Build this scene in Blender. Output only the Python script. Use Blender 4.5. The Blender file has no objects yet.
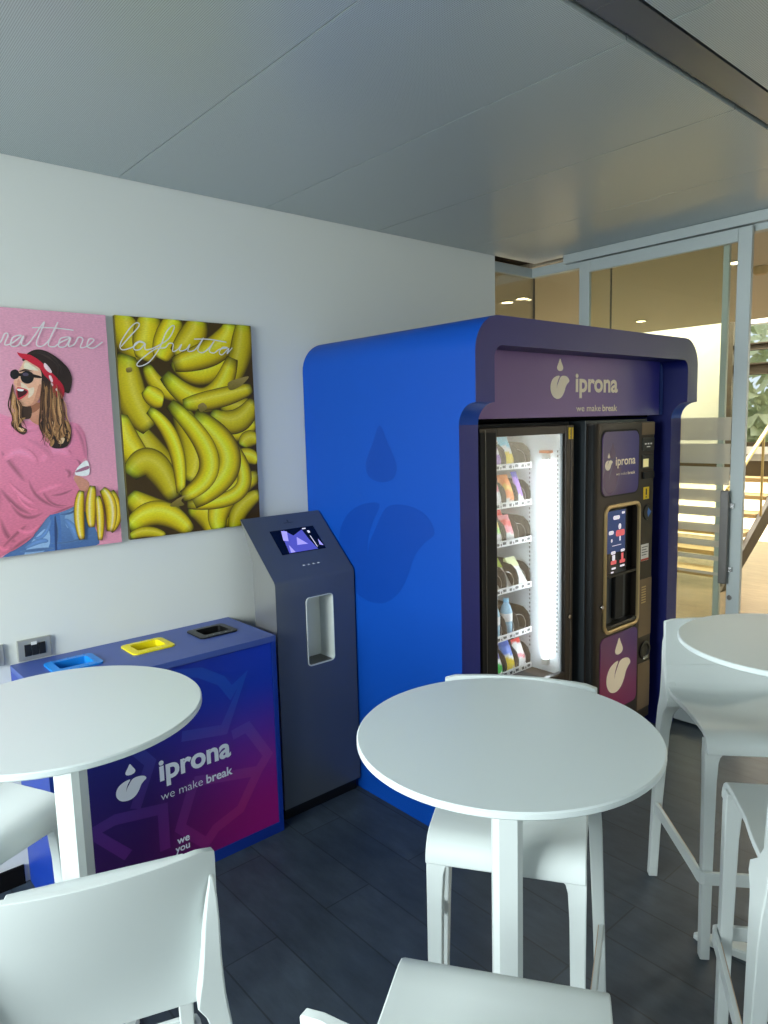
import bpy, bmesh, math, random
from mathutils import Vector, Matrix
from mathutils.geometry import tessellate_polygon
random.seed(7)
SC = bpy.context.scene
COL = SC.collection
PI = math.pi
PW_LEFT, PW_BACK, PW_DOWN, PW_UPPER, PW_STAIR, PW_LOBW, EXPO = 640, 60, 130, 700, 100, 150, 0.07
TILT = 0.6
FOLDS = [([(0.638,1.554),(0.683,1.484),(0.739,1.443)],0.0230,0.70,'sweater'),
([(0.667,1.495),(0.714,1.436),(0.780,1.448)],0.0190,0.70,'sweater'),
([(0.629,1.448),(0.646,1.377),(0.675,1.347)],0.0230,0.70,'sweater'),
([(0.810,1.509),(0.854,1.512),(0.894,1.527)],0.0122,0.70,'sweater'),
([(0.738,1.578),(0.773,1.498),(0.862,1.455)],0.0176,0.70,'sweater'),
([(0.738,1.365),(0.689,1.338),(0.652,1.315)],0.0176,0.70,'sweater'),
([(0.868,1.607),(0.887,1.590),(0.876,1.572)],0.0203,0.70,'sweater'),
([(0.912,1.645),(0.929,1.617),(0.907,1.582)],0.0149,0.70,'sweater'),
([(0.650,1.689),(0.689,1.625),(0.725,1.566)],0.0230,0.70,'sweater'),
([(0.805,1.437),(0.855,1.451),(0.898,1.465)],0.0108,0.70,'sweater'),
([(0.609,1.605),(0.624,1.524),(0.604,1.420)],0.0271,0.70,'sweater'),
([(0.782,1.529),(0.814,1.478),(0.869,1.466)],0.0122,0.70,'sweater'),
([(0.625,1.329),(0.674,1.373),(0.718,1.406)],0.0162,0.70,'sweater'),
([(0.918,1.525),(0.911,1.499),(0.900,1.466)],0.0095,0.70,'sweater'),
([(0.658,1.652),(0.717,1.680),(0.769,1.633)],0.0406,1.13,'sweater'),
([(0.778,1.633),(0.843,1.681),(0.893,1.646)],0.0433,1.13,'sweater'),
([(0.760,1.523),(0.813,1.539),(0.860,1.548)],0.0230,1.13,'sweater'),
([(0.668,1.570),(0.709,1.513),(0.754,1.480)],0.0203,1.13,'sweater'),
([(0.682,1.398),(0.718,1.377),(0.762,1.403)],0.0203,1.13,'sweater'),
([(0.610,1.356),(0.630,1.322),(0.654,1.337)],0.0203,1.13,'sweater'),
([(0.688,1.537),(0.718,1.477),(0.764,1.460)],0.0108,1.13,'sweater'),
([(0.912,1.776),(0.940,1.723),(0.950,1.643)],0.0230,0.80,'sweater'),
([(0.669,1.781),(0.724,1.768),(0.789,1.772)],0.0271,1.08,'sweater'),
([(0.739,1.730),(0.801,1.689),(0.822,1.649)],0.0271,0.90,'sweater'),
([(0.816,1.428),(0.821,1.368),(0.811,1.290)],0.0135,0.62,'jeans'),
([(0.835,1.433),(0.879,1.435),(0.900,1.453)],0.0095,0.70,'jeans'),
([(0.737,1.352),(0.774,1.361),(0.803,1.416)],0.0149,1.20,'jeans'),
([(0.852,1.411),(0.881,1.374),(0.890,1.319)],0.0271,1.22,'jeans'),
([(0.705,1.318),(0.754,1.337),(0.787,1.333)],0.0203,1.20,'jeans'),
([(0.915,1.397),(0.925,1.356),(0.902,1.318)],0.0203,0.75,'jeans'),
([(0.796,1.325),(0.871,1.322),(0.956,1.338)],0.0095,0.80,'jeans'),
([(0.686,1.307),(0.745,1.306),(0.806,1.304)],0.0135,0.80,'jeans')]
STRANDS = [([(0.813,1.952),(0.796,1.806),(0.803,1.719)],0.0037,(96, 64, 42)),
([(0.812,1.926),(0.796,1.794),(0.793,1.714)],0.0056,(52, 34, 26)),
([(0.815,1.942),(0.803,1.820),(0.806,1.704)],0.0055,(96, 64, 42)),
([(0.816,1.934),(0.792,1.781),(0.810,1.740)],0.0035,(70, 46, 34)),
([(0.818,1.940),(0.805,1.773),(0.812,1.700)],0.0050,(52, 34, 26)),
([(0.819,1.941),(0.810,1.773),(0.801,1.751)],0.0043,(182, 136, 92)),
([(0.820,1.927),(0.813,1.802),(0.820,1.722)],0.0056,(182, 136, 92)),
([(0.822,1.934),(0.815,1.786),(0.823,1.704)],0.0074,(140, 98, 62)),
([(0.823,1.928),(0.808,1.795),(0.820,1.752)],0.0060,(52, 34, 26)),
([(0.825,1.944),(0.807,1.798),(0.821,1.728)],0.0048,(96, 64, 42)),
([(0.826,1.938),(0.811,1.810),(0.825,1.703)],0.0036,(52, 34, 26)),
([(0.827,1.924),(0.815,1.792),(0.820,1.700)],0.0045,(140, 98, 62)),
([(0.827,1.914),(0.819,1.824),(0.828,1.757)],0.0042,(182, 136, 92)),
([(0.831,1.940),(0.817,1.785),(0.839,1.736)],0.0048,(140, 98, 62)),
([(0.830,1.916),(0.822,1.800),(0.827,1.717)],0.0058,(52, 34, 26)),
([(0.834,1.945),(0.833,1.777),(0.822,1.718)],0.0063,(70, 46, 34)),
([(0.835,1.932),(0.825,1.810),(0.825,1.708)],0.0074,(70, 46, 34)),
([(0.837,1.947),(0.832,1.788),(0.820,1.719)],0.0053,(70, 46, 34)),
([(0.837,1.924),(0.829,1.798),(0.835,1.697)],0.0035,(70, 46, 34)),
([(0.839,1.936),(0.834,1.791),(0.832,1.735)],0.0047,(70, 46, 34)),
([(0.839,1.913),(0.832,1.779),(0.826,1.706)],0.0073,(140, 98, 62)),
([(0.842,1.933),(0.833,1.777),(0.835,1.746)],0.0052,(96, 64, 42)),
([(0.844,1.940),(0.839,1.807),(0.851,1.730)],0.0069,(140, 98, 62)),
([(0.846,1.940),(0.849,1.815),(0.847,1.741)],0.0066,(96, 64, 42)),
([(0.846,1.922),(0.839,1.777),(0.857,1.746)],0.0045,(96, 64, 42)),
([(0.846,1.910),(0.847,1.820),(0.841,1.707)],0.0045,(70, 46, 34)),
([(0.848,1.916),(0.846,1.792),(0.838,1.732)],0.0042,(182, 136, 92)),
([(0.849,1.903),(0.856,1.765),(0.848,1.697)],0.0072,(140, 98, 62)),
([(0.853,1.937),(0.852,1.780),(0.858,1.695)],0.0056,(140, 98, 62)),
([(0.852,1.905),(0.860,1.766),(0.846,1.742)],0.0035,(52, 34, 26)),
([(0.853,1.902),(0.864,1.771),(0.862,1.757)],0.0064,(140, 98, 62)),
([(0.856,1.917),(0.859,1.827),(0.863,1.754)],0.0071,(96, 64, 42)),
([(0.858,1.922),(0.857,1.773),(0.859,1.707)],0.0048,(140, 98, 62)),
([(0.860,1.930),(0.874,1.821),(0.857,1.740)],0.0070,(140, 98, 62)),
([(0.859,1.902),(0.859,1.788),(0.877,1.754)],0.0045,(70, 46, 34)),
([(0.861,1.909),(0.872,1.825),(0.861,1.705)],0.0069,(140, 98, 62)),
([(0.864,1.930),(0.864,1.797),(0.855,1.712)],0.0055,(182, 136, 92)),
([(0.865,1.919),(0.872,1.806),(0.874,1.719)],0.0049,(140, 98, 62)),
([(0.864,1.893),(0.877,1.820),(0.858,1.711)],0.0066,(52, 34, 26)),
([(0.868,1.923),(0.876,1.789),(0.883,1.732)],0.0066,(52, 34, 26)),
([(0.867,1.895),(0.872,1.788),(0.885,1.737)],0.0072,(182, 136, 92)),
([(0.870,1.910),(0.878,1.794),(0.886,1.752)],0.0051,(182, 136, 92)),
([(0.873,1.922),(0.878,1.807),(0.893,1.720)],0.0069,(96, 64, 42)),
([(0.873,1.908),(0.879,1.776),(0.885,1.699)],0.0066,(96, 64, 42)),
([(0.874,1.897),(0.893,1.822),(0.889,1.757)],0.0040,(182, 136, 92)),
([(0.877,1.923),(0.887,1.822),(0.898,1.745)],0.0035,(96, 64, 42)),
([(0.710,1.922),(0.693,1.852),(0.701,1.769)],0.0046,(60, 40, 30)),
([(0.711,1.919),(0.699,1.835),(0.705,1.782)],0.0048,(150, 106, 66)),
([(0.711,1.915),(0.697,1.836),(0.705,1.754)],0.0029,(60, 40, 30)),
([(0.712,1.911),(0.707,1.850),(0.710,1.781)],0.0054,(150, 106, 66)),
([(0.713,1.907),(0.704,1.837),(0.710,1.754)],0.0034,(190, 146, 104)),
([(0.714,1.904),(0.711,1.841),(0.713,1.753)],0.0037,(150, 106, 66)),
([(0.715,1.900),(0.714,1.844),(0.716,1.760)],0.0031,(190, 146, 104)),
([(0.716,1.896),(0.709,1.845),(0.718,1.756)],0.0031,(190, 146, 104)),
([(0.716,1.893),(0.716,1.832),(0.721,1.767)],0.0039,(150, 106, 66)),
([(0.717,1.889),(0.713,1.836),(0.725,1.779)],0.0041,(150, 106, 66)),
([(0.718,1.885),(0.722,1.841),(0.726,1.759)],0.0045,(190, 146, 104)),
([(0.719,1.882),(0.722,1.840),(0.727,1.752)],0.0051,(60, 40, 30)),
([(0.720,1.878),(0.719,1.843),(0.732,1.771)],0.0032,(60, 40, 30)),
([(0.721,1.874),(0.724,1.843),(0.733,1.756)],0.0038,(190, 146, 104)),
([(0.721,1.871),(0.731,1.849),(0.736,1.765)],0.0052,(96, 64, 42)),
([(0.722,1.867),(0.730,1.837),(0.738,1.756)],0.0038,(96, 64, 42)),
([(0.764,2.034),(0.829,2.037),(0.906,1.976)],0.0041,(34, 24, 22)),
([(0.767,2.035),(0.831,2.036),(0.904,1.973)],0.0041,(52, 38, 36)),
([(0.769,2.036),(0.834,2.035),(0.901,1.970)],0.0041,(52, 38, 36)),
([(0.772,2.038),(0.837,2.034),(0.898,1.967)],0.0041,(60, 46, 42)),
([(0.775,2.039),(0.839,2.033),(0.896,1.964)],0.0041,(60, 46, 42)),
([(0.778,2.040),(0.842,2.033),(0.893,1.961)],0.0041,(60, 46, 42)),
([(0.780,2.041),(0.845,2.032),(0.890,1.958)],0.0041,(52, 38, 36)),
([(0.783,2.042),(0.848,2.031),(0.888,1.955)],0.0041,(52, 38, 36)),
([(0.786,2.043),(0.850,2.030),(0.885,1.952)],0.0041,(34, 24, 22)),
([(0.789,2.045),(0.853,2.029),(0.883,1.949)],0.0041,(52, 38, 36)),
([(0.792,2.046),(0.856,2.028),(0.880,1.946)],0.0041,(52, 38, 36)),
([(0.794,2.047),(0.858,2.027),(0.877,1.943)],0.0041,(34, 24, 22)),
([(0.797,2.048),(0.861,2.027),(0.875,1.940)],0.0041,(52, 38, 36)),
([(0.800,2.049),(0.864,2.026),(0.872,1.937)],0.0041,(52, 38, 36))]
WOMAN = [((96, 128, 170),(60, 90, 140),[(0.902,1.463),(0.943,1.415),(0.968,1.364),(0.966,1.282),(0.790,1.253),(0.632,1.277),(0.627,1.296),(0.652,1.312),(0.738,1.365),(0.804,1.436)]),
((70, 105, 160),None,[(0.804,1.436),(0.836,1.446),(0.831,1.300),(0.785,1.273)]),
((120, 150, 185),None,[(0.856,1.424),(0.896,1.446),(0.898,1.386),(0.862,1.377)]),
((135, 165, 200),None,[(0.724,1.335),(0.788,1.385),(0.785,1.307),(0.702,1.286)]),
((45, 65, 110),None,[(0.816,1.415),(0.822,1.414),(0.816,1.289),(0.809,1.290)]),
((190, 130, 110),None,[(0.903,1.576),(0.922,1.575),(0.956,1.549),(0.947,1.516),(0.924,1.511),(0.904,1.546)]),
((214, 128, 158),(190, 98, 122),[(0.513,1.737),(0.550,1.796),(0.628,1.831),(0.693,1.808),(0.767,1.789),(0.808,1.778),(0.913,1.786),(0.949,1.755),(0.958,1.716),(0.954,1.637),(0.955,1.649),(0.933,1.630),(0.904,1.592),(0.898,1.570),(0.918,1.518),(0.900,1.463),(0.804,1.436),(0.738,1.365),(0.652,1.312),(0.616,1.298),(0.580,1.272),(0.438,1.294),(0.472,1.674)]),
((235, 230, 235),None,[(0.920,1.613),(0.956,1.635),(0.958,1.579),(0.907,1.582)]),
((150, 95, 120),None,[(0.915,1.600),(0.956,1.614),(0.957,1.601),(0.911,1.591)]),
((205, 150, 125),(180, 120, 95),[(0.754,1.848),(0.799,1.861),(0.817,1.816),(0.802,1.778),(0.773,1.785),(0.754,1.811)]),
((150, 95, 70),None,[(0.760,1.847),(0.800,1.862),(0.801,1.845),(0.770,1.823)]),
((42, 28, 24),None,[(0.751,2.015),(0.770,2.041),(0.801,2.057),(0.836,2.053),(0.876,2.029),(0.911,1.992),(0.923,1.951),(0.909,1.899),(0.891,1.899),(0.882,1.867),(0.883,1.803),(0.903,1.776),(0.902,1.724),(0.881,1.692),(0.843,1.687),(0.820,1.701),(0.828,1.727),(0.800,1.753),(0.793,1.779),(0.811,1.816),(0.799,1.854),(0.809,1.942),(0.790,2.004)]),
((60, 40, 30),None,[(0.712,1.931),(0.700,1.891),(0.700,1.855),(0.716,1.836),(0.702,1.805),(0.694,1.781),(0.712,1.755),(0.734,1.743),(0.747,1.761),(0.731,1.774),(0.730,1.799),(0.762,1.804),(0.766,1.848),(0.720,1.855),(0.714,1.879)]),
((226, 178, 152),(205, 150, 120),[(0.746,1.994),(0.762,2.017),(0.790,2.001),(0.812,1.980),(0.811,1.930),(0.801,1.880),(0.778,1.854),(0.748,1.847),(0.729,1.856),(0.721,1.872),(0.721,1.898),(0.719,1.919),(0.715,1.936),(0.725,1.953),(0.736,1.978)]),
((235, 195, 172),None,[(0.738,1.935),(0.755,1.926),(0.765,1.914),(0.783,1.917),(0.778,1.892),(0.760,1.879),(0.764,1.901),(0.742,1.913)]),
((196, 60, 70),None,[(0.723,1.913),(0.740,1.916),(0.762,1.906),(0.755,1.889),(0.733,1.873),(0.723,1.874)]),
((60, 15, 20),None,[(0.726,1.909),(0.742,1.910),(0.758,1.903),(0.751,1.891),(0.734,1.881),(0.726,1.880)]),
((240, 235, 230),None,[(0.726,1.912),(0.747,1.910),(0.742,1.903),(0.727,1.905)]),
((20, 15, 20),None,[(0.737,1.964),(0.735,1.958),(0.732,1.953),(0.728,1.949),(0.722,1.947),(0.717,1.946),(0.712,1.948),(0.708,1.952),(0.706,1.958),(0.706,1.964),(0.707,1.970),(0.710,1.975),(0.715,1.979),(0.720,1.981),(0.725,1.982),(0.730,1.980),(0.734,1.976),(0.736,1.971)]),
((15, 12, 16),None,[(0.786,1.955),(0.784,1.947),(0.780,1.940),(0.773,1.934),(0.765,1.931),(0.757,1.931),(0.750,1.934),(0.744,1.939),(0.741,1.946),(0.740,1.954),(0.742,1.962),(0.746,1.969),(0.753,1.975),(0.761,1.978),(0.769,1.978),(0.776,1.975),(0.782,1.970),(0.786,1.963)]),
((25, 15, 15),None,[(0.735,1.967),(0.747,1.969),(0.784,1.966),(0.810,1.959),(0.810,1.952),(0.780,1.954),(0.734,1.958)]),
((70, 60, 80),None,[(0.769,1.965),(0.768,1.963),(0.766,1.961),(0.763,1.960),(0.759,1.959),(0.756,1.959),(0.752,1.959),(0.750,1.961),(0.748,1.963),(0.748,1.965),(0.748,1.967),(0.750,1.969),(0.753,1.970),(0.757,1.971),(0.760,1.971),(0.764,1.970),(0.766,1.969),(0.768,1.967)]),
((190, 28, 52),(160, 18, 40),[(0.736,2.044),(0.747,2.041),(0.781,2.036),(0.815,2.013),(0.848,1.976),(0.876,1.944),(0.890,1.918),(0.887,1.886),(0.871,1.875),(0.850,1.896),(0.845,1.937),(0.824,1.962),(0.810,1.986),(0.785,2.004),(0.762,2.018),(0.749,2.024),(0.740,2.034)]),
((235, 190, 195),None,[(0.828,2.009),(0.840,1.997),(0.851,1.978),(0.846,1.972),(0.833,1.981),(0.824,1.996)]),
((235, 190, 195),None,[(0.839,1.962),(0.847,1.961),(0.852,1.943),(0.847,1.937),(0.841,1.949)]),
((235, 190, 195),None,[(0.845,1.936),(0.851,1.931),(0.850,1.923),(0.845,1.927)]),
((235, 190, 195),None,[(0.861,1.915),(0.866,1.912),(0.864,1.904),(0.859,1.908)]),
((200, 140, 118),None,[(0.732,1.948),(0.725,1.927),(0.730,1.921),(0.739,1.925)]),
((52, 32, 26),None,[(0.735,1.974),(0.743,1.979),(0.760,1.984),(0.785,1.976),(0.765,1.979),(0.744,1.974)]),
((240, 205, 182),None,[(0.762,2.009),(0.787,1.995),(0.803,1.980),(0.777,1.982),(0.754,1.988)]),
((190, 130, 105),None,[(0.799,1.923),(0.808,1.924),(0.799,1.880),(0.777,1.854),(0.754,1.848),(0.776,1.864)]),
((170, 125, 80),None,[(0.745,1.805),(0.720,1.780),(0.721,1.761),(0.741,1.755),(0.723,1.755),(0.710,1.774),(0.721,1.799)]),
((170, 125, 80),None,[(0.852,1.803),(0.881,1.777),(0.881,1.738),(0.857,1.713),(0.869,1.745),(0.866,1.777)]),
((170, 125, 80),None,[(0.800,1.753),(0.829,1.739),(0.839,1.713),(0.825,1.694),(0.821,1.720)]),
((170, 125, 80),None,[(0.824,1.829),(0.851,1.861),(0.858,1.835),(0.833,1.797),(0.813,1.765)]),
((170, 125, 80),None,[(0.838,1.778),(0.858,1.758),(0.852,1.726),(0.840,1.739)]),
((170, 125, 80),None,[(0.883,1.796),(0.901,1.770),(0.899,1.731),(0.885,1.712),(0.892,1.750)]),
((170, 125, 80),None,[(0.814,1.892),(0.829,1.924),(0.830,1.867),(0.813,1.823)]),
((170, 125, 80),None,[(0.839,1.867),(0.861,1.880),(0.868,1.828),(0.852,1.803)]),
((170, 125, 80),None,[(0.704,1.830),(0.714,1.817),(0.703,1.790),(0.698,1.793)]),
((215, 180, 140),None,[(0.826,1.778),(0.839,1.790),(0.860,1.790),(0.850,1.777)]),
((215, 180, 140),None,[(0.861,1.725),(0.877,1.725),(0.869,1.706),(0.854,1.706)]),
((215, 180, 140),None,[(0.716,1.771),(0.736,1.764),(0.729,1.755)])]
HELD = [([(0.924,1.518),(0.908,1.432),(0.911,1.325)],0.0331),
([(0.968,1.534),(0.955,1.454),(0.952,1.369)],0.0353),
([(0.985,1.492),(0.989,1.410),(0.981,1.313)],0.0274),
([(1.040,1.508),(1.057,1.416),(1.024,1.344)],0.0342),
([(1.003,1.518),(1.032,1.447),(1.021,1.344)],0.0410)]
BANANAS = [([(1.163,1.763),(1.213,1.649),(1.314,1.582)],0.0996),
([(1.350,1.838),(1.407,1.676),(1.377,1.524)],0.0913),
([(1.345,2.039),(1.476,1.991),(1.624,2.087)],0.0747),
([(1.559,1.865),(1.641,1.837),(1.739,1.836)],0.0747),
([(1.416,1.355),(1.528,1.352),(1.572,1.376)],0.0830),
([(1.241,1.604),(1.282,1.531),(1.315,1.456)],0.0747),
([(1.144,2.221),(1.147,2.139),(1.214,2.047)],0.0954),
([(1.252,2.221),(1.240,2.128),(1.213,2.034)],0.0896),
([(1.366,2.222),(1.323,2.124),(1.285,2.041)],0.0788),
([(1.471,2.221),(1.437,2.140),(1.351,2.061)],0.0830),
([(1.622,2.214),(1.558,2.102),(1.343,2.020)],0.0830),
([(1.685,2.219),(1.673,2.098),(1.605,1.939)],0.0788),
([(1.225,2.014),(1.286,1.921),(1.406,1.892)],0.0515),
([(1.299,1.977),(1.489,1.874),(1.625,2.059)],0.0764),
([(1.145,2.053),(1.143,1.907),(1.220,1.753)],0.0979),
([(1.375,1.852),(1.539,1.879),(1.717,1.926)],0.0598),
([(1.501,1.755),(1.614,1.725),(1.730,1.774)],0.0581),
([(1.500,1.810),(1.627,1.776),(1.728,1.870)],0.0764),
([(1.098,1.815),(1.115,1.697),(1.201,1.611)],0.0871),
([(1.209,1.916),(1.251,1.882),(1.287,1.865)],0.0581),
([(1.653,1.662),(1.687,1.694),(1.737,1.687)],0.0548),
([(1.601,1.598),(1.672,1.618),(1.731,1.586)],0.0515),
([(1.122,1.564),(1.219,1.606),(1.305,1.453)],0.0871),
([(1.115,1.487),(1.205,1.413),(1.332,1.387)],0.0764),
([(1.102,1.345),(1.236,1.397),(1.373,1.299)],0.0730),
([(1.104,1.310),(1.176,1.323),(1.257,1.295)],0.0332),
([(1.370,1.406),(1.457,1.364),(1.476,1.273)],0.0788),
([(1.519,1.286),(1.542,1.417),(1.728,1.523)],0.0788),
([(1.592,1.278),(1.625,1.371),(1.734,1.439)],0.0614),
([(1.219,1.831),(1.321,1.689),(1.337,1.472)],0.0564),
([(1.566,1.717),(1.642,1.476),(1.366,1.420)],0.0614),
([(1.425,1.811),(1.585,1.603),(1.395,1.426)],0.0930),
([(1.314,1.856),(1.482,1.609),(1.344,1.458)],0.0813)]
STEMS = [[(1.287,1.427),(1.324,1.451),(1.359,1.462),(1.338,1.441),(1.351,1.421),(1.303,1.417)],[(1.595,1.948),(1.649,1.968),(1.704,1.978),(1.658,1.935),(1.604,1.916)],[(1.442,1.847),(1.468,1.860),(1.486,1.838),(1.455,1.820)],[(1.137,1.998),(1.158,2.003),(1.160,1.987),(1.140,1.982)]]
SCRIPT_FRUTTA = [[(1.122,2.084),(1.154,2.119),(1.201,2.169),(1.193,2.182),(1.165,2.161),(1.130,2.114),(1.117,2.084),(1.129,2.071),(1.169,2.084),(1.196,2.105),(1.220,2.102),(1.201,2.109),(1.178,2.096),(1.175,2.075),(1.198,2.076),(1.222,2.100),(1.219,2.081),(1.231,2.076),(1.266,2.089),(1.323,2.124),(1.353,2.171),(1.345,2.181),(1.315,2.150),(1.284,2.088),(1.239,2.031),(1.198,2.009),(1.181,2.015),(1.209,2.043),(1.265,2.081),(1.306,2.088),(1.326,2.107),(1.344,2.104),(1.340,2.075),(1.362,2.083),(1.382,2.106),(1.371,2.079),(1.400,2.085),(1.420,2.108),(1.409,2.079),(1.443,2.087),(1.485,2.138),(1.455,2.088),(1.476,2.075),(1.507,2.095),(1.536,2.128),(1.509,2.086),(1.531,2.076),(1.558,2.093),(1.599,2.102),(1.574,2.102),(1.557,2.079),(1.572,2.071),(1.606,2.100),(1.595,2.076),(1.623,2.103)],[(1.441,2.131),(1.515,2.134),(1.596,2.126)]]
SCRIPT_TRATTARE = [[(0.597,2.071),(0.648,2.141),(0.614,2.072),(0.630,2.061),(0.659,2.068),(0.683,2.078),(0.699,2.108),(0.710,2.105),(0.696,2.070),(0.719,2.075),(0.755,2.105),(0.726,2.097),(0.716,2.067),(0.740,2.069),(0.762,2.105),(0.752,2.073),(0.777,2.078),(0.839,2.161),(0.804,2.082),(0.822,2.070),(0.852,2.098),(0.886,2.162),(0.846,2.082),(0.865,2.070),(0.889,2.087),(0.927,2.108),(0.893,2.103),(0.882,2.073),(0.907,2.074),(0.929,2.107),(0.918,2.075),(0.940,2.083),(0.958,2.110),(0.974,2.104),(0.962,2.073),(0.988,2.078),(1.016,2.103),(0.998,2.106),(0.988,2.078),(1.013,2.073),(1.049,2.098)],[(0.794,2.136),(0.868,2.140),(0.942,2.136)],[(0.608,2.126),(0.664,2.127)]]
LOGO_DROP = [(0.428,1.000),(0.518,0.881),(0.572,0.770),(0.550,0.694),(0.435,0.676),(0.331,0.741),(0.302,0.835),(0.349,0.921)]
LOGO_LEAF = [(0.385,0.568),(0.241,0.558),(0.097,0.489),(0.018,0.378),(0.000,0.248),(0.043,0.133),(0.129,0.043),(0.255,0.000),(0.388,0.007),(0.507,0.072),(0.594,0.180),(0.658,0.309),(0.734,0.388),(0.809,0.446),(0.763,0.525),(0.662,0.568),(0.529,0.576),(0.428,0.543),(0.345,0.428),(0.288,0.338),(0.270,0.259),(0.277,0.356),(0.324,0.464)]
LOGO_ASPECT = 0.809
ARROWS = [[(1.103,0.569),(1.283,0.540),(1.382,0.731),(1.323,0.684),(1.283,0.746),(1.192,0.803),(1.040,0.854)],[(1.318,0.505),(1.389,0.518),(1.479,0.368),(1.429,0.312),(1.337,0.178),(1.222,0.141),(1.164,0.084)],[(1.429,0.312),(1.141,0.370)],[(1.141,0.370),(1.073,0.204),(1.182,0.088)],[(1.007,0.142),(1.008,0.310),(0.827,0.339),(0.743,0.322),(0.866,0.183)],[(0.904,0.351),(0.973,0.509),(0.916,0.582)]]
# ------------------------------------------------------------------ helpers
def lin(c):
    c = c / 255.0
    return c / 12.92 if c <= 0.04045 else ((c + 0.055) / 1.055) ** 2.4
def rgb(r, g, b): return (lin(r), lin(g), lin(b), 1.0)

def mat(name, col, rough=0.5, metal=0.0, spec=0.5, bump=None, emit=None, estr=0.0, noise=None, coat=0.0):
    m = bpy.data.materials.new(name); m.use_nodes = True
    nt = m.node_tree; b = nt.nodes['Principled BSDF']
    b.inputs['Base Color'].default_value = rgb(*col)
    b.inputs['Roughness'].default_value = rough
    b.inputs['Metallic'].default_value = metal
    b.inputs['Specular IOR Level'].default_value = spec
    b.inputs['Coat Weight'].default_value = coat
    if emit:
        b.inputs['Emission Color'].default_value = rgb(*emit); b.inputs['Emission Strength'].default_value = estr
    if bump or noise:
        tc = nt.nodes.new('ShaderNodeTexCoord')
        n = nt.nodes.new('ShaderNodeTexNoise'); nt.links.new(tc.outputs['Object'], n.inputs['Vector'])
        if bump:
            n.inputs['Scale'].default_value = bump[0]; n.inputs['Detail'].default_value = 3
            bp = nt.nodes.new('ShaderNodeBump'); bp.inputs['Strength'].default_value = bump[1]; bp.inputs['Distance'].default_value = 0.002
            nt.links.new(n.outputs['Fac'], bp.inputs['Height']); nt.links.new(bp.outputs['Normal'], b.inputs['Normal'])
        if noise:
            n2 = nt.nodes.new('ShaderNodeTexNoise'); nt.links.new(tc.outputs['Object'], n2.inputs['Vector'])
            n2.inputs['Scale'].default_value = noise[0]; n2.inputs['Detail'].default_value = 4
            mx = nt.nodes.new('ShaderNodeMix'); mx.data_type = 'RGBA'
            mx.inputs['A'].default_value = rgb(*col); mx.inputs['B'].default_value = rgb(*noise[1])
            nt.links.new(n2.outputs['Fac'], mx.inputs['Factor']); nt.links.new(mx.outputs['Result'], b.inputs['Base Color'])
    return m

def glass_mat(name, tint=(245, 250, 248), rough=0.02, refl=0.5):
    m = bpy.data.materials.new(name); m.use_nodes = True
    nt = m.node_tree; nt.nodes.remove(nt.nodes['Principled BSDF']); out = nt.nodes['Material Output']
    t = nt.nodes.new('ShaderNodeBsdfTransparent'); t.inputs['Color'].default_value = rgb(*tint)
    g = nt.nodes.new('ShaderNodeBsdfGlossy'); g.inputs['Roughness'].default_value = rough
    fr = nt.nodes.new('ShaderNodeFresnel'); fr.inputs['IOR'].default_value = 1.45
    mu = nt.nodes.new('ShaderNodeMath'); mu.operation = 'MULTIPLY'; mu.inputs[1].default_value = refl
    mx = nt.nodes.new('ShaderNodeMixShader')
    nt.links.new(fr.outputs['Fac'], mu.inputs[0]); nt.links.new(mu.outputs[0], mx.inputs['Fac'])
    nt.links.new(t.outputs[0], mx.inputs[1]); nt.links.new(g.outputs[0], mx.inputs[2]); nt.links.new(mx.outputs[0], out.inputs['Surface'])
    return m

def vcol_mat(name, rough=0.45, spec=0.4):
    m = bpy.data.materials.new(name); m.use_nodes = True
    nt = m.node_tree; b = nt.nodes['Principled BSDF']
    a = nt.nodes.new('ShaderNodeVertexColor'); a.layer_name = 'Col'
    tc = nt.nodes.new('ShaderNodeTexCoord'); mp = nt.nodes.new('ShaderNodeMapping'); mp.inputs['Scale'].default_value = (90, 1, 260); nt.links.new(tc.outputs['Object'], mp.inputs['Vector'])
    n = nt.nodes.new('ShaderNodeTexNoise'); n.inputs['Scale'].default_value = 1.0; n.inputs['Detail'].default_value = 2; nt.links.new(mp.outputs[0], n.inputs['Vector'])
    rp = nt.nodes.new('ShaderNodeMapRange'); rp.inputs['From Min'].default_value = 0.3; rp.inputs['From Max'].default_value = 0.7; rp.inputs['To Min'].default_value = 0.9; rp.inputs['To Max'].default_value = 1.08; nt.links.new(n.outputs['Fac'], rp.inputs['Value'])
    mx = nt.nodes.new('ShaderNodeMix'); mx.data_type = 'RGBA'; mx.blend_type = 'MULTIPLY'; mx.inputs['Factor'].default_value = 1.0
    nt.links.new(a.outputs['Color'], mx.inputs['A']); nt.links.new(rp.outputs[0], mx.inputs['B']); nt.links.new(mx.outputs['Result'], b.inputs['Base Color'])
    b.inputs['Roughness'].default_value = rough; b.inputs['Specular IOR Level'].default_value = spec
    return m

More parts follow.
